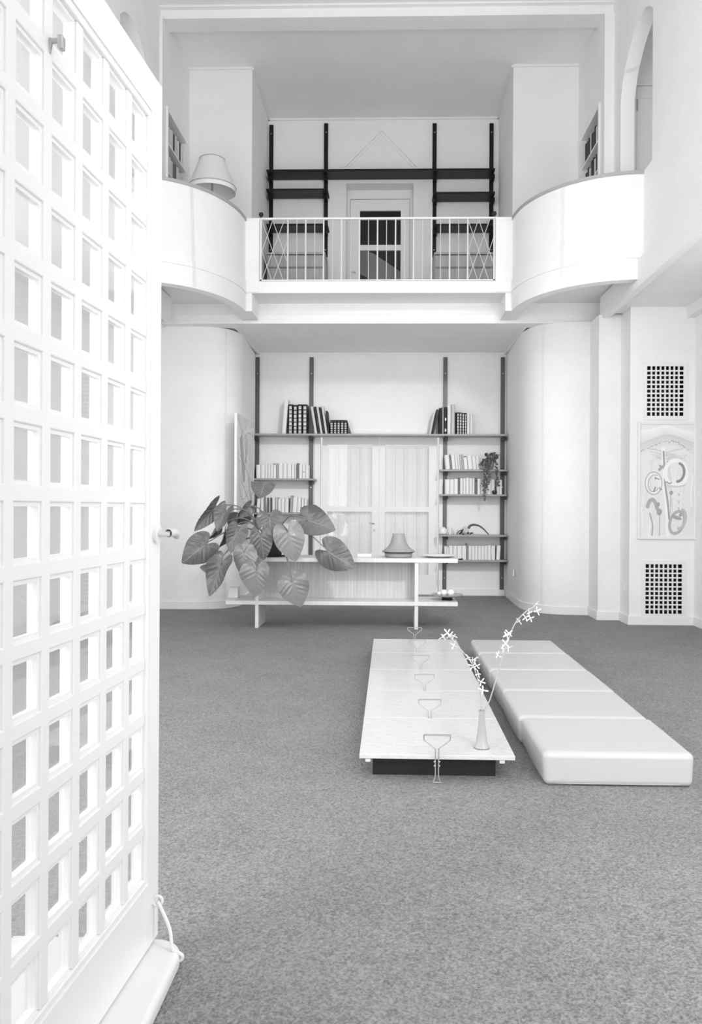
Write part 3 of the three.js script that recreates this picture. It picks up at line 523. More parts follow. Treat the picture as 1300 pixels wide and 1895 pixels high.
// ---------------------------------------------------------------- books
const coverG = (() => { const t = 0.06, s = new THREE.Shape(); s.moveTo(-0.5, -1); s.lineTo(-0.5, -0.06); s.quadraticCurveTo(-0.3, 0.0, 0, 0.0); s.quadraticCurveTo(0.3, 0.0, 0.5, -0.06); s.lineTo(0.5, -1); s.lineTo(0.5 - t, -1); s.lineTo(0.5 - t, -0.1); s.lineTo(-0.5 + t, -0.1); s.lineTo(-0.5 + t, -1); s.closePath(); const g = new THREE.ExtrudeGeometry(s, { depth: 1, bevelEnabled: false, curveSegments: 5 }); g.rotateX(-Math.PI / 2); g.scale(1, 1, -1); const i = g.index; const n = toCreasedNormals(g, 0.4); return n; })();
{ // mirrored in z: turn the faces back
  const p = coverG.attributes.position.array, n = coverG.attributes.normal.array, u = coverG.attributes.uv.array;
  for (let i = 0; i < p.length; i += 9) { for (let k = 0; k < 3; k++) { [p[i + k], p[i + 6 + k]] = [p[i + 6 + k], p[i + k]]; } }
  coverG.computeVertexNormals();
}
const pageG = box(-0.44, 0.44, 0.02, 0.975, -0.98, -0.1);
const ribG = box(-0.36, 0.36, 0, 0.018, -0.07, 0.022);
const patchG = box(-0.3, 0.3, 0, 0.105, -0.05, 0.012);
function book(label, group, x, y, z, w, h, dep, tone, o = {}) {
  const t = thing('book', label, 'book', [x, y, z], o.turn || 0, group);
  const b = new THREE.Group(); const lean = o.lean || 0;
  t.rotation.order = 'YXZ'; t.rotation.z = -lean;
  if (lean) { const c = lean > 0 ? w / 2 : -w / 2; const off = new THREE.Vector3(c, 0, 0).applyEuler(new THREE.Euler(0, o.turn || 0, 0)); const offR = new THREE.Vector3(c, 0, 0).applyEuler(t.rotation); t.position.add(off).sub(offR); }
  const cv = meshOf('cover', coverG, coverMat(tone), t); cv.scale.set(w, h, dep);
  const pg = meshOf('pages', pageG, M.page, t); pg.scale.set(w, h, dep);
  if (o.ribs) for (let i = 0; i < o.ribs; i++) { const r = meshOf('spine_band', ribG, coverMat(o.ribTone ?? 0.5), t); r.scale.set(w, h, w * 1.2); r.position.y = h * (0.1 + 0.8 * i / (o.ribs - 1)); }
  if (o.patches) for (const [f, tn2] of o.patches) { const r = meshOf('spine_label', patchG, coverMat(tn2), t); r.scale.set(w, h, w); r.position.y = h * f; }
  return t;
}
function bookRow(sh, list, where, D = 11.9, depth = 0.22) {
  list.forEach(([p0, p1, top, tone, o = {}], i) => {
    const base = at((p0 + p1) / 2, 900, D), a = at(p0, 900, D).x, b = at(p1, 900, D).x, yb = sh.y + 0.001, h = at(p0, top, D).y - yb;
    const look = o.look || (tone > 0.6 ? 'white paperback' : tone > 0.25 ? 'grey book' : tone > 0.1 ? 'dark grey book' : 'black book');
    book(`${look}, ${ordinal(i)} from left, ${where}`, `books ${where}`, (a + b) / 2, yb, -D - rr(0, 0.02), (b - a) * 0.96, h, depth, tone, o);
  });
}
const leather = (v = 0.02, r = 0.45) => ({ ribs: 0, ribTone: r, patches: [[0.02, 0.5], [0.15, 0.55], [0.285, 0.7], [0.42, 0.62], [0.555, 0.72], [0.69, 0.55], [0.83, 0.6]], look: 'black volume with banded spine' });
const small = { patches: [[0.06, 0.5], [0.2, 0.45], [0.36, 0.6], [0.52, 0.65], [0.68, 0.5]], look: 'small dark labelled volume' };
bookRow(S.top, [[520.5, 528.5, 739, 0.85, { lean: 0.07, look: 'tall white book' }],
  [533, 541.3, 748, 0.015, leather()], [541.6, 550, 749, 0.015, leather()], [550.3, 558.8, 748, 0.015, leather()], [559, 568, 748, 0.015, leather()],
  [582, 587, 752, 0.7, { lean: -0.16, look: 'pale leaning book' }], [588, 592, 752, 0.03, { lean: -0.16 }], [592.5, 597, 752, 0.65, { lean: -0.16, look: 'pale leaning book' }], [597.5, 601, 753, 0.03, { lean: -0.16 }], [601.5, 606, 751, 0.68, { lean: -0.15, look: 'pale leaning book' }], [606.5, 609.8, 760, 0.02, { lean: -0.1 }],
  [610.5, 616.5, 777, 0.04, small], [617, 623, 777, 0.04, small], [623.5, 629.5, 777, 0.04, small], [630, 636, 777, 0.04, small], [636.3, 642, 777, 0.04, small], [650, 653.5, 778, 0.75, { lean: -0.32, look: 'small pale slanting book' }]], 'long shelf, plant end', 11.9, 0.24);
bookRow(S.top, [[793.5, 797.5, 762, 0.7, { lean: 0.2, look: 'pale slanting book' }], [800, 803.5, 757, 0.05, { lean: 0.165 }], [812.6, 816.9, 755, 0.02], [817.5, 822, 753, 0.3], [822.5, 827, 753, 0.03, { patches: [[0.1, 0.8], [0.5, 0.8]] }],
  [828, 834.5, 748, 0.85, { look: 'tall white book' }], [835, 842, 748, 0.6, { look: 'tall pale grey book' }], [842.3, 845, 763, 0.02], [845.3, 850, 763, 0.05, leather(0.05, 0.7)], [850.2, 855, 763, 0.05, leather(0.05, 0.7)], [855.2, 859.8, 764, 0.05, leather(0.05, 0.7)], [860, 864, 764, 0.02, leather(0.02, 0.7)], [864.5, 869.5, 766, 0.85], [870, 875, 766, 0.8]], 'long shelf, end above the vine', 11.9, 0.24);
const L = -0.1;
bookRow(S.r1, [[826, 834, 842, 0.86, { lean: L }], [834.2, 837, 841, 0.25, { lean: L }], [837.3, 844, 842, 0.86, { lean: L }], [844.3, 849, 841, 0.84, { lean: L }], [849.2, 853, 842, 0.86, { lean: L }], [853.2, 856, 841, 0.7, { lean: L }], [856.2, 859.5, 841, 0.55, { lean: L, look: 'light grey book' }], [859.8, 867, 841, 0.86, { lean: L, patches: [[0.8, 0.2]] }], [867.3, 876, 843, 0.86, { lean: L }], [876.2, 883, 844, 0.85, { lean: L }], [883.2, 889, 844, 0.84, { lean: L }]], 'shelf holding the trailing plant');
bookRow(S.r2, [[825, 833, 887, 0.86], [833.2, 841, 887, 0.84], [841.2, 848.5, 886, 0.86], [848.8, 851.8, 884, 0.2], [852, 857.5, 885, 0.85], [857.8, 863, 885, 0.83], [863.2, 869, 884, 0.86], [869.2, 875, 885, 0.84], [875.2, 879.5, 885, 0.86], [879.8, 883.5, 884, 0.2, { patches: [[0.75, 0.03]] }], [884, 890.5, 886, 0.85], [890.8, 897, 887, 0.86], [897.2, 903, 887, 0.85], [903.2, 910, 886, 0.86], [910.2, 917, 887, 0.85], [920, 925, 887, 0.85], [925.2, 930, 888, 0.84]], 'shelf below the trailing plant');
bookRow(S.r4, [[824, 828, 1011, 0.86], [828.2, 832, 1012, 0.84], [832.3, 839.5, 1010, 0.86], [839.7, 847, 1010, 0.85], [847.2, 856, 1010, 0.86], [856.2, 864.5, 1010, 0.86], [864.8, 867.6, 1006, 0.3], [868, 874, 1010, 0.86], [874.2, 880, 1010, 0.85], [880.2, 886, 1010, 0.83], [886.2, 892, 1010, 0.86], [892.2, 898, 1010, 0.85], [898.2, 904, 1010, 0.84], [904.2, 910.5, 1009, 0.87], [910.8, 918, 1010, 0.84], [920, 927, 1010, 0.87, { lean: 0.05 }]], 'lowest shelf, right of the door');
bookRow(S.l1, [[474, 482, 860, 0.86], [482.2, 490, 860, 0.85], [490.2, 495, 859, 0.84], [495.2, 500, 859, 0.86], [500.2, 505, 858, 0.85], [505.2, 511, 857, 0.86, { patches: [[0.88, 0.3]] }], [511.5, 514.5, 858, 0.5, { look: 'light grey book' }], [515, 523, 857, 0.86], [523.2, 531, 858, 0.85], [531.2, 539, 859, 0.86], [539.2, 545, 859, 0.86], [545.2, 548.5, 859, 0.8], [549, 552.5, 857, 0.22], [553, 559, 859, 0.86], [559.2, 565, 859, 0.84, { patches: [[0.4, 0.5]] }], [565.2, 571, 860, 0.86]], 'shelf above the topmost large leaf');
bookRow(S.l2, [[474, 480, 923, 0.86, { lean: 0.07 }], [482, 488, 922, 0.85], [488.3, 491.3, 921, 0.3], [491.6, 494.4, 921, 0.7], [494.7, 497.4, 921, 0.2], [497.7, 500.4, 921, 0.65], [500.7, 503.2, 921, 0.12], [503.5, 509, 921, 0.85], [509.3, 514, 920, 0.6, { look: 'light grey book' }], [514.3, 520, 923, 0.85], [520.3, 527, 923, 0.86], [527.3, 534, 922, 0.85], [536, 540.5, 917, 0.45, { lean: 0.05 }], [541, 549, 920, 0.86, { lean: 0.05 }], [549.3, 556, 921, 0.84, { lean: 0.05 }], [557, 562, 922, 0.86, { lean: 0.04, patches: [[0.1, 0.03]] }], [562.5, 567, 923, 0.85, { lean: 0.04 }]], 'shelf half hidden by large leaves');

// ---------------------------------------------------------------- sunken bookcases on the gallery
for (const s of [1, -1]) {
  const x = s > 0 ? PRr : PLl, side = s > 0 ? 'darker' : 'lamp';
  const where = s > 0 ? 'near the arched opening' : 'beside the pleated lamp';
  const t = thing('bookcase', `white bookcase sunk into the gallery wall ${where}`, 'bookcase', [x, CASE.y0, (CASE.z0 + CASE.z1) / 2], s > 0 ? -Math.PI / 2 : Math.PI / 2, 'sunken gallery bookcases');
  const w = CASE.z0 - CASE.z1, h = CASE.y1 - CASE.y0, dp = 0.255;   // own z points out of the wall
  meshOf('carcass', merge([box(-w / 2 + 0.001, -w / 2 + 0.03, 0.001, h - 0.001, -dp, 0.025), box(w / 2 - 0.03, w / 2 - 0.001, 0.001, h - 0.001, -dp, 0.025), box(-w / 2 + 0.03, w / 2 - 0.03, h - 0.031, h - 0.001, -dp, 0.012), box(-w / 2 + 0.03, w / 2 - 0.03, 0.001, 0.031, -dp, 0.012), box(-w / 2 + 0.03, w / 2 - 0.03, 0.03, h - 0.03, -dp, -dp + 0.01)]), M.paint, t);
  const shelfY = [0.031, 0.46, 0.86, 1.22];
  for (const y of shelfY.slice(1)) meshOf('shelf', box(-w / 2 + 0.03, w / 2 - 0.03, y - 0.022, y, -dp + 0.01, 0.0), M.paint, t);
  // books of the two upper shelves
  for (const [row, y, lab] of [[0, 1.22, 'top'], [1, 0.86, 'second']]) {
    const tones = s > 0 ? [[0.02, 0.02, 0.03, 0.5, 0.02, 0.03, 0.02, 0.6, 0.03, 0.04, 0.75], [0.015, 0.02, 0.6, 0.02, 0.03, 0.65, 0.03, 0.5, 0.7]][row] : [[0.75, 0.05, 0.7, 0.6, 0.02, 0.6, 0.65, 0.55, 0.7], [0.6, 0.62, 0.7, 0.1, 0.15, 0.6, 0.65, 0.6]][row];
    let u = -w / 2 + 0.06; const up = row ? 0.34 : 0.36;
    tones.forEach((tone, i) => {
      const bw = rr(0.06, 0.1) * (row && s > 0 && i === 0 ? 1.6 : 1), hh = (row ? 0.3 : 0.33) * rr(0.8, 0.98) * (row ? 1 : 0.98);
      const lx = s > 0 ? u + bw / 2 : -(u + bw / 2);   // counted from the end nearer the hall
      const zWorld = t.position.z + (s > 0 ? 1 : -1) * 0; // placed below by the case's own axes
      const p = new THREE.Vector3(s > 0 ? -lx * -1 : lx, y + 0.002, -0.035).applyEuler(t.rotation).add(t.position);
      // nearest book first: own x runs away from the hall on the far wall, towards it on the other
      const look = tone > 0.4 ? 'pale book' : 'dark book';
      book(`${look}, ${ordinal(i)} from the front, ${lab} shelf, sunken bookcase ${where}`, `books in the sunken bookcase ${where}`, p.x, p.y, p.z, bw * 0.94, hh, 0.19, tone, { turn: t.rotation.y });
      u += bw + (i === 2 ? 0.03 : 0.003);
    });
  }
}

// ---------------------------------------------------------------- drawer cabinets on the gallery
for (const [p0, p1, lab] of [[494, 601, 'low drawer cabinet left of the gallery door behind the railing'], [805, 914, 'low drawer cabinet right of the gallery door behind the railing']]) {
  const a = at(p0, 467, 11.72), b = at(p1, 467, 11.72), w = b.x - a.x, h = a.y - SLAB_TOP;
  const t = thing('drawer_cabinet', lab, 'cabinet', [(a.x + b.x) / 2, SLAB_TOP, -11.95], 0, 'gallery drawer cabinets');
  meshOf('carcass', merge([box(-w / 2, w / 2, 0, h - 0.03, -0.2, 0.2), rbox(-w / 2 - 0.01, w / 2 + 0.01, h - 0.03, h, -0.2, 0.235, 0.004)]), M.cabinet, t);
  const n = 5, dh = (h - 0.05) / n;
  for (let i = 0; i < n; i++) { const d = meshOf('drawer', rbox(-w / 2 + 0.012, w / 2 - 0.012, 0.02 + i * dh + 0.012, 0.02 + (i + 1) * dh - 0.012, 0.2, 0.222, 0.003), M.cabinet, t); meshOf('grip', box(-w / 2 + 0.012, w / 2 - 0.012, 0.02 + (i + 1) * dh - 0.012, 0.02 + (i + 1) * dh - 0.002, 0.2, 0.206), M.black, d); }
}

// ---------------------------------------------------------------- pleated lamp on the gallery
{
  const D = 9.75, c = at(393, 330, D), topY = at(393, 296, D).y, botY = at(400, 356, D).y, rb = 0.29, rt = 0.155;
  const t = thing('floor_lamp', 'lamp with pleated conical shade behind the curved parapet', 'lamp', [c.x, SLAB_TOP, -D]);
  const n = 96, prof = [[rb, botY - SLAB_TOP], [rb * 0.985, botY - SLAB_TOP + 0.07], [rt, topY - SLAB_TOP]];
  const pos = [], idx = [];
  const rows = 6;
  for (let j = 0; j <= rows; j++) for (let i = 0; i <= n; i++) { const f = j / rows, r = rb + (rt - rb) * f, q = r * (1 + (i % 2 ? 0.012 : -0.012)), a = i / n * Math.PI * 2; pos.push(q * Math.cos(a), prof[0][1] + 0.05 + (topY - botY - 0.05) * f, q * Math.sin(a)); if (j && i) { const k = j * (n + 1) + i, m = k - n - 1; idx.push(m - 1, k - 1, m, m, k - 1, k); } }
  const g = new THREE.BufferGeometry(); g.setAttribute('position', new THREE.Float32BufferAttribute(pos, 3)); g.setIndex(idx); g.computeVertexNormals();
  const sh = meshOf('shade', g, new THREE.MeshPhysicalMaterial({ color: grey(0.85), roughness: 0.9, transmission: 0.2, thickness: 0, side: THREE.DoubleSide }), t);
  const band = lathe([[rb + 0.002, prof[0][1]], [rb + 0.004, prof[0][1] + 0.055], [rb - 0.006, prof[0][1] + 0.055], [rb - 0.006, prof[0][1]], [rb + 0.002, prof[0][1]]], 64); meshOf('hem', band, M.paint, sh);
  for (const [r, y] of [[rb + 0.004, prof[0][1] + 0.056], [rt + 0.002, topY - SLAB_TOP]]) { const q = new THREE.TorusGeometry(r, 0.006, 6, 64); q.rotateX(Math.PI / 2); q.translate(0, y, 0); meshOf('braid', q, M.coping, sh); }
  meshOf('pole', rod([0, 0.02, 0], [0, topY - SLAB_TOP - 0.08, 0], 0.014, 12), M.steel, t);
  meshOf('base', lathe([[0, 0], [0.16, 0], [0.16, 0.015], [0.05, 0.035], [0.014, 0.06]], 32), M.steel, t);
}

// ---------------------------------------------------------------- sideboard and the things on it
const SB = { z: -8.72, x0: -1.93, x1: 0.76 };
const sbTop = at(700, 1033.5, 8.72).y, sbLow = at(640, 1113, 8.72).y;
{
  const t = thing('sideboard', 'long pale wooden sideboard with two overhanging boards and closed back panel', 'sideboard', [0, 0, SB.z]);
  const a = at(400, 1033, 8.72).x, b = at(848, 1033, 8.72).x, c = at(418, 1113, 8.72).x, d = at(848, 1113, 8.72).x;
  const l0 = at(475, 1140, 8.72).x, l1 = at(771, 1140, 8.72).x;
  meshOf('top_board', rbox(a, b, sbTop - 0.045, sbTop, -0.56, 0, 0.004, 1), M.oakLight, t);
  meshOf('lower_board', rbox(c, d, sbLow - 0.045, sbLow, -0.56, 0, 0.004, 1), M.oakLight, t);
  for (const x of [l0, l1]) {
    meshOf('side_board', rbox(x - 0.02, x + 0.02, sbLow, sbTop - 0.045, -0.5, -0.012, 0.003, 1), M.oakLight, t);
    meshOf('leg', rbox(x - 0.02, x + 0.02, 0, sbLow - 0.045, -0.5, -0.012, 0.003, 1), M.oakLight, t);
  }
  meshOf('back_panel', rbox(l0 + 0.02, l1 - 0.02, sbLow, sbTop - 0.045, -0.36, -0.335, 0.002, 1), M.oak, t);
}
{ // flared clay pot
  const c = at(738, 1028, 8.98), k = 8.98 / FOCAL;
  const t = thing('clay_pot', 'grey flared clay pot with conical lid on the sideboard', 'pot', [c.x, sbTop, -8.98]);
  meshOf('bowl', lathe([[0, 0], [24 * k, 0], [26 * k, 3 * k], [25 * k, 6 * k], [27 * k, 9 * k], [0, 9.5 * k]], 48), M.clay, t);
  meshOf('lid', lathe([[24 * k, 9.6 * k], [31 * k, 10 * k], [29 * k, 12.5 * k], [20 * k, 19 * k], [14.5 * k, 28 * k], [11.5 * k, 40 * k], [11 * k, 43.5 * k], [9.5 * k, 43.5 * k], [9.5 * k, 38 * k], [0, 36 * k]], 48), M.clay, t);
}
{ const a = at(662, 1031, 9.0), b = at(688, 1031, 9.0); tag(meshOf('paper_box', rbox(a.x, b.x, sbTop + 0.0005, sbTop + 0.035, -9.1, -8.98, 0.004), M.ceramic), 'low white box on the sideboard beside the clay pot', 'box'); }
{ const c = at(812, 1030, 9.0); const g = lathe([[0, 0], [0.09, 0], [0.19, 0.022], [0.2, 0.03], [0.19, 0.028], [0.08, 0.008], [0, 0.007]], 48); g.translate(c.x, sbTop + 0.0005, -9.0); tag(meshOf('shallow_dish', g, M.ceramic), 'shallow white dish at the free end of the sideboard top', 'dish'); }
{ // fruit bowl on the lower board
  const c = at(828, 1106, 8.95), t = thing('footed_bowl', 'wide grey bowl on a dark foot on the lower board of the sideboard', 'bowl', [c.x, sbLow + 0.0005, -8.95]), k = 8.95 / FOCAL;
  meshOf('foot', lathe([[0, 0], [10.5 * k, 0], [9 * k, 5 * k], [0, 5 * k]], 32), M.black, t);
  meshOf('bowl', lathe([[0, 5 * k], [12 * k, 5 * k], [28 * k, 9 * k], [29.5 * k, 10.5 * k], [27 * k, 10.3 * k], [12 * k, 7 * k], [0, 6.6 * k]], 48), M.greyGlaze, t);
  [[-6, 0, 'pale round fruit in the grey footed bowl, beside the whiter one'], [6.5, 0.02, 'whitest round fruit in the grey footed bowl'], [-15, 0.03, 'smallest pale fruit in the grey footed bowl']].forEach(([dx, dz, lab], i) => {
    const r = [6.2, 6.8, 4][i] * k, f = thing('fruit', lab, 'fruit', [c.x + dx * k, sbLow + (7.4 + (i === 2 ? 1.2 : 0)) * k, -8.95 + dz], 0, 'fruit in the footed bowl');
    meshOf('flesh', lathe([[0, 0.06 * r], [0.55 * r, 0.12 * r], [0.95 * r, 0.65 * r], [1.0 * r, 1.05 * r], [0.8 * r, 1.6 * r], [0.4 * r, 1.88 * r], [0, 1.82 * r]], 28), M.ceramic, f); meshOf('stem', rod([0, 1.8 * r, 0], [0.02 * r, 2.05 * r, 0], r * 0.06), M.stalk, f);
  });
}
{ const a = at(424, 1100, 9.0), b = at(442, 1100, 9.0); tag(meshOf('storage_box', rbox(a.x, b.x, sbLow + 0.0005, sbLow + 0.12, -9.1, -8.95, 0.006), M.ceramic), 'small white box at the plant end of the lower board', 'box'); }

// ---------------------------------------------------------------- large-leaved plant
{
  const pc = at(505, 1030, 8.98);
  const t = thing('potted_plant', 'large philodendron with drooping heart-shaped leaves on the sideboard', 'plant', [pc.x, sbTop + 0.0005, -8.98]);
  const O = t.position;
  const pot = meshOf('pot', lathe([[0, 0], [0.09, 0], [0.1, 0.01], [0.125, 0.17], [0.135, 0.175], [0.135, 0.19], [0.115, 0.19], [0.11, 0.15], [0, 0.15]], 40), M.bracket, t);
  meshOf('saucer', lathe([[0, -0.0], [0.14, 0.0], [0.15, 0.012], [0.138, 0.012], [0.13, 0.004], [0, 0.004]], 40), M.black, pot);
  // heart-shaped blade: own x across, y from the stalk (0) to the tip (-1), z the face
  const half = [[0, 0.0], [0.045, 0.13], [0.11, 0.27], [0.21, 0.35], [0.33, 0.32], [0.43, 0.18], [0.49, 0.0], [0.5, -0.2], [0.45, -0.41], [0.35, -0.6], [0.22, -0.79], [0.08, -0.94], [0, -1]];
  function blade(fold, droop, wave, seedv) {
    const cv = new THREE.CatmullRomCurve3(half.map(([x, y]) => new THREE.Vector3(x, y, 0)), false, 'centripetal');
    const N = 44, R = 9, right = cv.getPoints(N), out = [...right, ...right.slice(1, -1).reverse().map(p => new THREE.Vector3(-p.x, p.y, 0))], n = out.length, C = new THREE.Vector3(0, -0.14, 0);
    const pos = [], idx = [];
    const zf = (x, y, f) => { const ax = Math.abs(x), v = Math.sin((y * 1.0 + ax * 0.75) * 34 + seedv) * 0.019 * Math.min(1, ax * 6) * (1 - f * 0.35); return fold * ax * ax * 2 - droop * Math.pow(Math.max(0, -y), 2) - 0.35 * droop * Math.max(0, y) + v + wave * f * f * Math.sin(Math.atan2(x, -y) * 5 + seedv) * 0.5; };
    pos.push(C.x, C.y, zf(C.x, C.y, 0));
    for (let r = 1; r <= R; r++) for (let i = 0; i < n; i++) { const f = r / R, x = C.x + (out[i].x - C.x) * f, y = C.y + (out[i].y - C.y) * f; pos.push(x, y, zf(x, y, f)); }
    for (let i = 0; i < n; i++) { const j = (i + 1) % n; idx.push(0, 1 + j, 1 + i); for (let r = 1; r < R; r++) { const a = 1 + (r - 1) * n + i, b = 1 + (r - 1) * n + j, c = a + n, d = b + n; idx.push(a, b, c, b, d, c); } }
    const g = new THREE.BufferGeometry(); g.setAttribute('position', new THREE.Float32BufferAttribute(pos, 3)); g.setIndex(idx); g.computeVertexNormals();
    const vp = []; for (let i = 0; i <= 10; i++) { const y = 0.0 - 0.97 * i / 10; vp.push(new THREE.Vector3(0, y, zf(0, y, 0.2) + 0.004)); }
    const mid = tube(vp, 0.011, 20, 5);
    const ribs = [mid];
    for (const s of [-1, 1]) for (let k = 0; k < 5; k++) { const y0 = -0.02 - k * 0.15, q = []; for (let i = 0; i <= 5; i++) { const u = i / 5, x = s * u * [0.33, 0.36, 0.31, 0.2, 0.08][k], y = y0 + (k === 0 ? 0.1 : -0.02 - 0.08 * k) * u - 0.1 * u * u; q.push(new THREE.Vector3(x, y, zf(x, y, 0.6) + 0.003)); } ribs.push(tube(q, 0.004, 8, 4)); }
    return [g, merge(ribs)];
  }
  const kinds = [blade(0.25, 0.12, 0.05, 0.3), blade(0.45, 0.2, 0.08, 1.7), blade(-0.2, 0.16, 0.06, 3.1), blade(0.9, 0.15, 0.05, 4.4)];
  // [stalk end x, y, tip x, y, width, distance, tilt about own axis, foreshortening, kind, pale]
  const leaves = [
    [488, 900, 487, 918, 46, 8.95, 0.1, 2.0, 1, 0], [399, 938, 369, 983, 32, 8.75, 0.7, 1.1, 0, 0], [418, 946, 402, 981, 36, 8.65, -0.35, 1.05, 1, 0], [463, 938, 447, 958, 24, 8.95, 0.5, 1.1, 0, 0],
    [381, 1008, 344, 1040, 58, 8.55, 0.25, 1.1, 2, 0], [411, 1044, 389, 1099, 44, 8.45, -0.2, 1.05, 1, 0], [440, 981, 429, 1021, 40, 8.6, 0.3, 1.05, 0, 0], [452, 1022, 450, 1069, 48, 8.45, -0.25, 1.0, 2, 1],
    [483, 990, 489, 1037, 42, 8.5, 0.2, 1.0, 0, 0], [475, 1054, 470, 1106, 56, 8.42, -0.1, 1.0, 1, 1], [499, 957, 505, 993, 50, 8.6, 0.05, 1.1, 0, 0], [533, 985, 548, 1040, 58, 8.45, 0.12, 1.0, 2, 1],
    [569, 963, 620, 978, 58, 8.7, 0.15, 1.05, 1, 0], [606, 1020, 655, 1050, 60, 8.5, -0.2, 1.05, 2, 0], [541, 1076, 558, 1124, 58, 8.4, 0.1, 1.0, 1, 1],
    [399, 976, 388, 1001, 14, 8.85, 0.9, 1, 3, 0], [417, 985, 409, 1015, 18, 8.8, 0.8, 1, 3, 0], [394, 1052, 369, 1052, 24, 8.6, 0.6, 1, 0, 1], [455, 952, 440, 972, 26, 9.0, 0.4, 1, 0, 0], [440, 960, 425, 985, 24, 8.95, -0.4, 1, 3, 0]];
  leaves.forEach(([sx, sy, tx, ty, w, D, tilt, fore, kind, pale]) => {
    const s = at(sx, sy, D), e = at(tx, ty, D), y = s.clone().sub(e), len = y.length() * fore; y.normalize();
    const dz = fore > 1 ? Math.sqrt(fore * fore - 1) / fore : 0;
    const yy = y.clone().multiplyScalar(1 / fore).add(V(0, 0, -dz)).normalize();    // tip comes forward when foreshortened
    const z = V(0, fore > 1.5 ? 0.3 : 0.12, 1).applyAxisAngle(yy, tilt); z.sub(yy.clone().multiplyScalar(z.dot(yy))).normalize();
    const x = new THREE.Vector3().crossVectors(yy, z).normalize();
    const m = new THREE.Matrix4().makeBasis(x.multiplyScalar(w * D / FOCAL), yy.clone().multiplyScalar(len), z.clone().multiplyScalar(Math.max(len, 0.2))); m.setPosition(s.clone().sub(O));
    const l = meshOf('leaf', kinds[kind][0], pale ? M.leafPale : M.leaf, t); l.matrixAutoUpdate = true; m.decompose(l.position, l.quaternion, l.scale);
    meshOf('veins', kinds[kind][1], M.vein, l);
    const S0 = s.clone().sub(O), base = V(rr(-0.05, 0.05), 0.16, rr(-0.04, 0.04)), midp = base.clone().lerp(S0, 0.5).add(V(0, 0.12 + Math.abs(S0.x) * 0.1, 0.04));
    meshOf('stalk', tube([base, midp, S0.clone().lerp(midp, 0.15).add(V(0, 0.02, 0)), S0], 0.0075, 20, 6), M.stalk, t);
  });
  meshOf('stem', tube([[0, 0.14, 0], [-0.02, 0.3, 0.02], [-0.06, 0.46, 0.0]], 0.018, 12, 8), M.stalk, t);
}

// ---------------------------------------------------------------- things on the right-hand shelves
{ // trailing plant
  const c = at(907, 866, 11.86), k = 11.86 / FOCAL;
  const t = thing('trailing_plant', 'small-leaved trailing plant hanging over the shelf edge', 'plant', [c.x, S.r1.y + 0.0005, -11.9]);
  meshOf('pot', lathe([[0, 0], [0.055, 0], [0.075, 0.1], [0.08, 0.105], [0.068, 0.105], [0.065, 0.09], [0, 0.088]], 28), M.clay, t);
  const lg = new THREE.BufferGeometry(); lg.setAttribute('position', new THREE.Float32BufferAttribute([0, 0, 0, 0.35, 0.5, 0.12, 0, 0.42, 0, -0.35, 0.5, 0.12, 0, 1, -0.05], 3)); lg.setIndex([0, 1, 2, 0, 2, 3, 1, 4, 2, 2, 4, 3]); lg.computeVertexNormals();
  const parts = [], stems = [];
  const runs = [[[0, 0.1, 0], [-0.03, 0.15, 0.05], [-0.05, 0.0, 0.13], [-0.08, -0.22, 0.13], [-0.1, -0.46, 0.12]], [[0, 0.1, 0], [-0.01, 0.17, 0.05], [-0.02, 0.05, 0.13], [-0.03, -0.14, 0.13], [-0.07, -0.34, 0.13]], [[0.02, 0.1, 0], [0.06, 0.15, 0.05], [0.09, -0.02, 0.12], [0.1, -0.16, 0.12], [0.11, -0.26, 0.12]], [[0, 0.1, 0], [-0.08, 0.13, 0.06], [-0.15, 0.04, 0.08]], [[0.02, 0.1, 0], [0.08, 0.18, 0.03], [0.12, 0.2, 0.04]], [[0, 0.1, 0], [0.03, 0.22, 0.03], [0.05, 0.24, 0.05]], [[0, 0.1, 0], [-0.03, 0.2, 0.02], [-0.06, 0.22, 0.05]], [[0, 0.1, 0], [-0.06, 0.1, 0.1], [-0.09, -0.1, 0.14], [-0.12, -0.28, 0.12]]];
  for (const r of runs) {
    const cv = new THREE.CatmullRomCurve3(r.map(p => new THREE.Vector3(...p))); stems.push(new THREE.TubeGeometry(cv, 16, 0.003, 5));
    const n = r.length > 4 ? 84 : 44;
    for (let i = 0; i < n; i++) { const p = cv.getPoint(0.12 + 0.88 * i / n), g = lg.clone(), s = rr(0.03, 0.052); g.scale(s, s, s); g.rotateX(rr(-1, 1)); g.rotateZ(rr(-2.6, 2.6)); g.rotateY(rr(-1.2, 1.2)); g.translate(p.x + rr(-0.012, 0.012), p.y + rr(-0.01, 0.01), p.z + rr(-0.004, 0.018)); parts.push(g); }
  }
  const f = meshOf('foliage', merge(parts), M.vine, t); f.userData.kind = 'stuff'; meshOf('stems', merge(stems), M.stalk, t);
}
{ // dark little bowl at the foot of the vine
  const c = at(917, 911, 11.8); const g = lathe([[0, 0], [0.022, 0], [0.04, 0.03], [0.035, 0.055], [0.02, 0.06], [0.024, 0.05], [0, 0.045]], 24); g.translate(c.x, S.r2.y + 0.0005, -11.875); tag(meshOf('small_jar', g, M.bracket), 'tiny dark jar in front of the books under the trailing plant', 'jar');
}
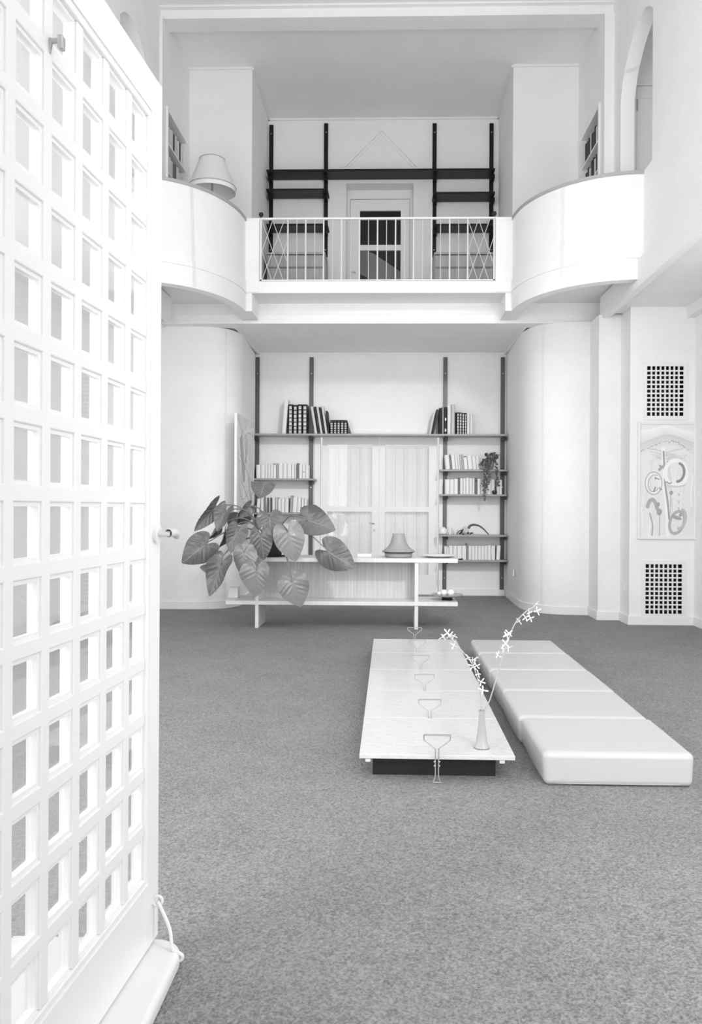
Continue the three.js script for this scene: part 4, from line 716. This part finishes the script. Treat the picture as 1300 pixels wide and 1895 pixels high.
{ // ceramics and gourd on the third shelf
  const y = S.r3.y + 0.0005, k = 11.9 / FOCAL;
  const put = (px, prof, m, name, label, cat) => { const c = at(px, 985, 11.9), t = lathe(prof.map(([r, h]) => [r * k, h * k]), 32); t.translate(c.x, y, -11.9); tag(meshOf(name, t, m), label, cat); };
  put(820, [[0, 0], [6, 0], [8, 3], [8, 9], [5, 12], [3.5, 14], [2.5, 13.5], [0, 12]], M.ceramic, 'ceramic_vase', 'round white ceramic vase at the shelf end by the door', 'vase');
  put(843, [[0, 0], [3, 0], [4.5, 5], [5.5, 9], [5, 9], [3, 2], [0, 1.4]], M.ceramic, 'ceramic_cup', 'white flared cup between the round vase and the horn', 'cup');
  put(833, [[0, 0], [3, 0], [3.4, 8], [4.5, 13], [4, 13], [2.6, 8], [0, 7.4]], M.ceramic, 'ceramic_cup', 'taller white cup close beside the round vase', 'cup');
  const c = at(862, 986, 11.88), t = thing('drinking_horn', 'curved dark horn with a pale knotted head on the shelf', 'horn', [c.x, y, -11.88]);
  const pts = [[5, 12], [9, 17], [16, 18.5], [25, 16.5], [33, 11], [39, 4.5], [43, 0.9]].map(([a, b]) => new THREE.Vector3(a * k, b * k, 0));
  const cv = new THREE.CatmullRomCurve3(pts), hg = new THREE.TubeGeometry(cv, 30, 2.2 * k, 10), pa = hg.attributes.position;
  for (let i = 0; i <= 30; i++) { const q = cv.getPoint(i / 30), f = 1.15 - 0.75 * (i / 30); for (let j = 0; j <= 10; j++) { const a = i * 11 + j; pa.setXYZ(a, q.x + (pa.getX(a) - q.x) * f, q.y + (pa.getY(a) - q.y) * f, (pa.getZ(a)) * f); } }
  hg.computeVertexNormals(); meshOf('horn', hg, mat(0.12, 0.3), t);
  const hd = new THREE.IcosahedronGeometry(7 * k, 3), hp = hd.attributes.position; for (let i = 0; i < hp.count; i++) { const v = new THREE.Vector3().fromBufferAttribute(hp, i), f = 1 + 0.16 * Math.sin(v.x * 90) * Math.cos(v.y * 80 + v.z * 60); hp.setXYZ(i, v.x * f, Math.max(-7 * k + 1 * k, v.y * f), v.z * f); } hd.computeVertexNormals(); hd.translate(-1 * k, 7.4 * k, 0);
  meshOf('knotted_head', hd, mat(0.6, 0.7), t);
  const bs = []; for (const [a, b, c2, d2, r] of [[-10, 1.5, -3, 10, 1.8], [-6, 1.2, 6, 3, 1.6], [-16, 1, -8, 9, 0.8], [8, 1.2, 13, 3.5, 1.1], [-12, 1.4, -6, 4, 1.2]]) bs.push(tube([[a * k, b * k, 0.01], [(a + c2) / 2 * k, (b + d2) / 2 * k + 0.01, 0.03], [c2 * k, d2 * k, 0.04]], r * k, 8, 6)); meshOf('thongs', merge(bs), M.dark, t);
}
{ const c = at(854, 1033, 11.8); const g = lathe([[0, 0], [0.02, 0], [0.035, 0.014], [0.038, 0.018], [0.03, 0.016], [0, 0.008]], 24); g.translate(c.x, S.r4.y + 0.0005, -11.88); tag(meshOf('ashtray', g, M.black), 'tiny black dish before the books on the lowest shelf', 'dish'); }

// ---------------------------------------------------------------- low marble table
const TT = 0.13;
{
  const x0 = -0.145, x1 = 0.625, z0 = -3.88, n = 5, len = 3.43, sl = len / n;
  const t = thing('marble_table', 'long low table of five polished marble slabs', 'table', [(x0 + x1) / 2, 0, z0 - len / 2]);
  const w = x1 - x0;
  for (let i = 0; i < n; i++) {
    const za = len / 2 - i * sl - (i ? 0.004 : 0), zb = len / 2 - (i + 1) * sl + (i < n - 1 ? 0.004 : 0);
    const g = rbox(-w / 2, w / 2, TT - 0.022, TT, zb, za, 0.003, 1); const uv = g.attributes.uv; for (let k = 0; k < uv.count; k++) uv.setXY(k, uv.getX(k) + i * 0.37, uv.getY(k) + i * 0.61);
    meshOf('slab', g, M.marble, t);
  }
  meshOf('frame', merge([box(-w / 2 + 0.03, -w / 2 + 0.055, TT - 0.04, TT - 0.022, -len / 2 + 0.01, len / 2 - 0.01), box(w / 2 - 0.075, w / 2 - 0.05, TT - 0.04, TT - 0.022, -len / 2 + 0.01, len / 2 - 0.01)]), M.whiteMetal, t);
  for (let i = 0; i < n; i++) meshOf('plinth', box(-w / 2 + 0.065, w / 2 - 0.085, 0, TT - 0.022, len / 2 - (i + 1) * sl + 0.03, len / 2 - i * sl - (i ? 0.03 : 0.09)), M.black, t);
}
// wire stands in the joints of the table
{
  const H = 0.238, D2 = 0.012;
  const front = (() => {
    const q = [];
    const bar = (a, b, r = 0.0032) => { q.push(rod([a[0], a[1], 0], [b[0], b[1], 0], r, 8)); const s = new THREE.SphereGeometry(r, 8, 6); s.translate(b[0], b[1], 0); q.push(s); };
    for (const s of [-1, 1]) { bar([s * 0.018, 0.004], [s * 0.0075, 0.034]); bar([s * 0.0075, 0.034], [s * 0.0085, 0.17]); bar([s * 0.0085, 0.17], [s * 0.064, 0.212]); bar([s * 0.064, 0.212], [s * 0.066, H - 0.003]); for (const y of [0.085, 0.105]) { const b = new THREE.SphereGeometry(0.0055, 8, 6); b.translate(s * 0.011, y, 0); q.push(b); } }
    bar([-0.018, 0.004], [0.018, 0.004]); bar([-0.066, H - 0.003], [0.066, H - 0.003]);
    return merge(q);
  })();
  const slat = rbox(-0.066, 0.066, H - 0.004, H, -0.012, 0.012, 0.0015, 1);
  const zs = [-3.855, -3.88 - 0.686, -3.88 - 1.372, -3.88 - 2.058, -3.88 - 2.744, -3.88 - 3.43 - 0.02];
  const lab = ['in front of the table, foot in full view', 'between the nearest and the next marble slab', 'between the second and third marble slab', 'between the third and fourth marble slab', 'between the fourth and the farthest marble slab', 'behind the far end of the marble table'];
  zs.forEach((z, i) => {
    const t = thing('wire_stand', `pale T-shaped wire stand ${lab[i]}`, 'stand', [0.238, i && i < 5 ? 0.0 : 0, z], 0, 'wire stands along the marble table');
    meshOf('wire', front, M.metal, t);
    meshOf('top_bar', slat, M.metal, t);
  });
}
{ // trumpet vase with two blossom branches
  const c = at(892, 1381, 4.01), t = thing('trumpet_vase', 'slim grey trumpet-shaped vase on the marble table', 'vase', [c.x, TT + 0.0005, -4.01]);
  meshOf('body', lathe([[0, 0], [0.041, 0], [0.039, 0.006], [0.03, 0.03], [0.0235, 0.07], [0.0185, 0.12], [0.0155, 0.165], [0.0165, 0.19], [0.0135, 0.19], [0.012, 0.16], [0, 0.15]], 40), M.greyGlaze, t);
  const petal = (() => { const s = new THREE.Shape(); s.moveTo(0, 0); s.quadraticCurveTo(0.24, 0.35, 0.2, 0.8); s.quadraticCurveTo(0.1, 1.05, 0, 1); s.quadraticCurveTo(-0.1, 1.05, -0.2, 0.8); s.quadraticCurveTo(-0.24, 0.35, 0, 0); const g = new THREE.ExtrudeGeometry(s, { depth: 0.05, bevelEnabled: false, curveSegments: 4 }); const p = g.attributes.position; for (let i = 0; i < p.count; i++) p.setZ(i, p.getZ(i) + 0.25 * p.getY(i) * p.getY(i)); g.computeVertexNormals(); return g; })();
  function flower() { const q = []; for (let k = 0; k < 4; k++) { const g = petal.clone(); g.scale(0.017, 0.024, 0.02); g.rotateX(rr(-0.5, 0.3)); g.rotateZ(k * Math.PI / 2 + rr(-0.3, 0.3)); q.push(g); } const cup = new THREE.SphereGeometry(0.005, 8, 6); q.push(cup); return merge(q); }
  const kinds = [flower(), flower(), flower(), flower()];
  function branch(stem, blossoms, label, dz) {
    const pts = stem.map(([x, y], i) => at(x, y, 4.01 - dz * i / stem.length)); pts[0].set(c.x + (dz > 0 ? -0.004 : 0.004), TT + 0.16, -4.01);
    const b = thing('blossom_branch', label, 'branch', [pts[0].x, pts[0].y, pts[0].z], 0, 'blossom branches in the trumpet vase');
    const loc = pts.map(p => p.clone().sub(b.position)), cv = new THREE.CatmullRomCurve3(loc);
    meshOf('twig', new THREE.TubeGeometry(cv, 40, 0.0032, 6), M.twig, b);
    blossoms.forEach(([x, y], i) => {
      const f = meshOf('blossom', kinds[i % 4], M.blossom, b);
      // sit on the twig level with its place, a short stalk away
      let best = cv.getPoint(0), bd = 1e9, target = at(x, y, 4.0).sub(b.position); for (let k = 0; k <= 60; k++) { const p = cv.getPoint(k / 60), d = Math.hypot(p.x - target.x, p.y - target.y); if (d < bd) { bd = d; best = p; } }
      f.position.set(target.x, target.y, best.z + rr(-0.01, 0.015)); f.rotation.set(rr(-0.8, 0.8), rr(-0.8, 0.8), rr(0, 6)); const k = rr(0.85, 1.15); f.scale.set(k, k, k);
      if (bd > 0.006) meshOf('stalk', rod(best.clone(), f.position.clone(), 0.0016, 5), M.twig, b);
    });
  }
  branch([[902, 1320], [905, 1300], [925, 1235], [940, 1188], [955, 1152], [974, 1132], [990, 1122]], [[992, 1117], [994, 1130], [979, 1134], [972, 1141], [981, 1143], [961, 1149], [941, 1171], [938, 1175], [936, 1191], [931, 1200], [941, 1199], [921, 1212]], 'long blossom branch leaning over the cushions', 0.03);
  branch([[892, 1320], [890, 1290], [884, 1255], [874, 1228], [850, 1198], [834, 1180]], [[821, 1180], [829, 1173], [834, 1178], [841, 1179], [842, 1197], [869, 1219], [876, 1223], [880, 1222], [883, 1233], [877, 1235], [886, 1248], [892, 1264], [895, 1278]], 'shorter blossom branch bending back over the marble slabs', -0.03);
}

// ---------------------------------------------------------------- floor cushions
{
  const w = 0.735, h = 0.164, dpt = 0.648, n = 5;
  const g0 = new RoundedBoxGeometry(w, h, dpt, 8, 0.03); const p = g0.attributes.position;
  for (let i = 0; i < p.count; i++) { const x = p.getX(i) / (w / 2), y = p.getY(i), z = p.getZ(i) / (dpt / 2); const cr = (1 - x * x) * (1 - z * z); if (y > 0) p.setY(i, y + 0.022 * Math.max(0, cr)); p.setX(i, p.getX(i) * (1 - 0.012 * (1 - Math.pow(2 * y / h, 2) * 0) * 0)); if (y < -h * 0.25) { p.setX(i, p.getX(i) * 0.985); } }
  g0.computeVertexNormals(); g0.translate(0, h / 2, 0);
  const seam = (() => { const r = 0.045, pts = []; const xs = w / 2 - 0.014, zs = dpt / 2 - 0.008; for (const [cx, cz, a0] of [[xs - r, zs - r, 0], [-xs + r, zs - r, 1], [-xs + r, -zs + r, 2], [xs - r, -zs + r, 3]]) for (let k = 0; k <= 4; k++) { const a = (a0 + k / 4) * Math.PI / 2; pts.push(new THREE.Vector3(cx + r * Math.cos(a), 0.012, cz + r * Math.sin(a))); } return new THREE.TubeGeometry(new THREE.CatmullRomCurve3(pts, true), 90, 0.002, 5, true); })();
  const lab = ['pale vinyl floor cushion nearest the camera, its front face in full view', 'pale vinyl floor cushion second from the near end of the row', 'pale vinyl floor cushion in the middle of the row', 'pale vinyl floor cushion second from the far end of the row', 'pale vinyl floor cushion at the far end of the row'];
  const c0 = at(1146, 1450, 3.84);
  for (let i = 0; i < n; i++) {
    const t = thing('floor_cushion', lab[i], 'cushion', [c0.x - 0.004 * i + rr(-0.006, 0.006), 0, -3.84 - dpt / 2 - i * (dpt + 0.011)], rr(-0.006, 0.006), 'floor cushions in a row');
    meshOf('pad', g0, M.vinyl, t); meshOf('welt', seam, M.vinyl, t);
  }
}

// ---------------------------------------------------------------- two flood lamps out of view, read from their shadows: one low, turned up at the gallery (parapet shadow on the
// gallery ceiling), one high on the hall wall, turned down into the lower recess (shadow of the beam on its back wall, shadows of books to their left)
function floodLamp(p, aim, label, candela, cone, size, R, onWall) {
  const dir = aim.clone().sub(p).normalize();
  const t = thing('flood_lamp', label, 'lamp', [p.x, onWall ? p.y : 0, p.z]), h = onWall ? 0 : p.y;
  if (onWall) { meshOf('arm', rod([0, 0, 0], [XR - p.x, 0, 0], 0.014, 12), M.steel, t); meshOf('wall_plate', box(XR - p.x - 0.02, XR - p.x - 0.0005, -0.06, 0.06, -0.06, 0.06), M.steel, t); }
  else {
    meshOf('pole', rod([0, 0.3, 0], [0, h - 0.1, 0], 0.012, 12), M.steel, t);
    for (let k = 0; k < 3; k++) { const a = k * 2.094 + 0.4; meshOf('leg', rod([0, 0.62, 0], [0.38 * Math.cos(a), 0.01, 0.38 * Math.sin(a)], 0.009, 8), M.steel, t); }
  }
  const q = new THREE.Quaternion().setFromUnitVectors(V(0, 1, 0), dir), k = R / 0.1;
  const refl = lathe([[0.03, -0.1], [0.07, -0.06], [0.1, 0.0], [0.105, 0.0], [0.075, -0.065], [0.035, -0.105], [0.03, -0.1]].map(([a, b]) => [a * k, b * k]), 32); refl.applyQuaternion(q); refl.translate(0, h, 0);
  meshOf('reflector', refl, M.steel, t);
  const bulb = lathe([[0, -0.02 * k], [0.085 * k, -0.02 * k], [0.085 * k, -0.014 * k], [0, -0.014 * k]], 32); bulb.applyQuaternion(q); bulb.translate(0, h, 0);
  meshOf('diffuser', bulb, new THREE.MeshStandardMaterial({ color: 0xffffff, emissive: 0xffffff, emissiveIntensity: 4 }), t);
  const l = new THREE.SpotLight(0xffffff, candela, 0, cone, 0.9, 2); l.name = 'flood_lamp_light';
  l.position.copy(p).addScaledVector(dir, 0.02 + size * 0.02); l.target.position.copy(aim); l.castShadow = true; l.shadow.radius = size; scene.add(l, l.target);
}
floodLamp(V(3.1, 1.6, -4.6), V(-0.3, 6.1, -11.6), 'flood lamp on a tripod beside the cushions, turned up at the gallery', 7, 0.5, 5, 0.1, false);
floodLamp(V(2.3, 5.4, -2.2), V(-0.35, 1.0, -11.6), 'flood lamp on the upper hall wall, turned down at the shelving', 88, 0.32, 12, 0.26, true);

// ---------------------------------------------------------------- switch plates
{ const c = at(950, 1060, 11.2); const o = meshOf('socket_plate', rbox(1.765 - 0.012, 1.776, c.y - 0.045, c.y + 0.045, -11.25, -11.17, 0.004), M.trim); tag(o, 'small white socket plate on the recess side wall near the baseboard', 'socket'); }
{ const c = at(1159, 1087, 9.45); const o = meshOf('socket_plate', rbox(gr0 - 0.01, gr0 - 0.0002, c.y - 0.045, c.y + 0.045, -9.48, -9.41, 0.004), M.trim); tag(o, 'small white socket plate beside the lower air grille', 'socket'); }

renderer.render(scene, camera);
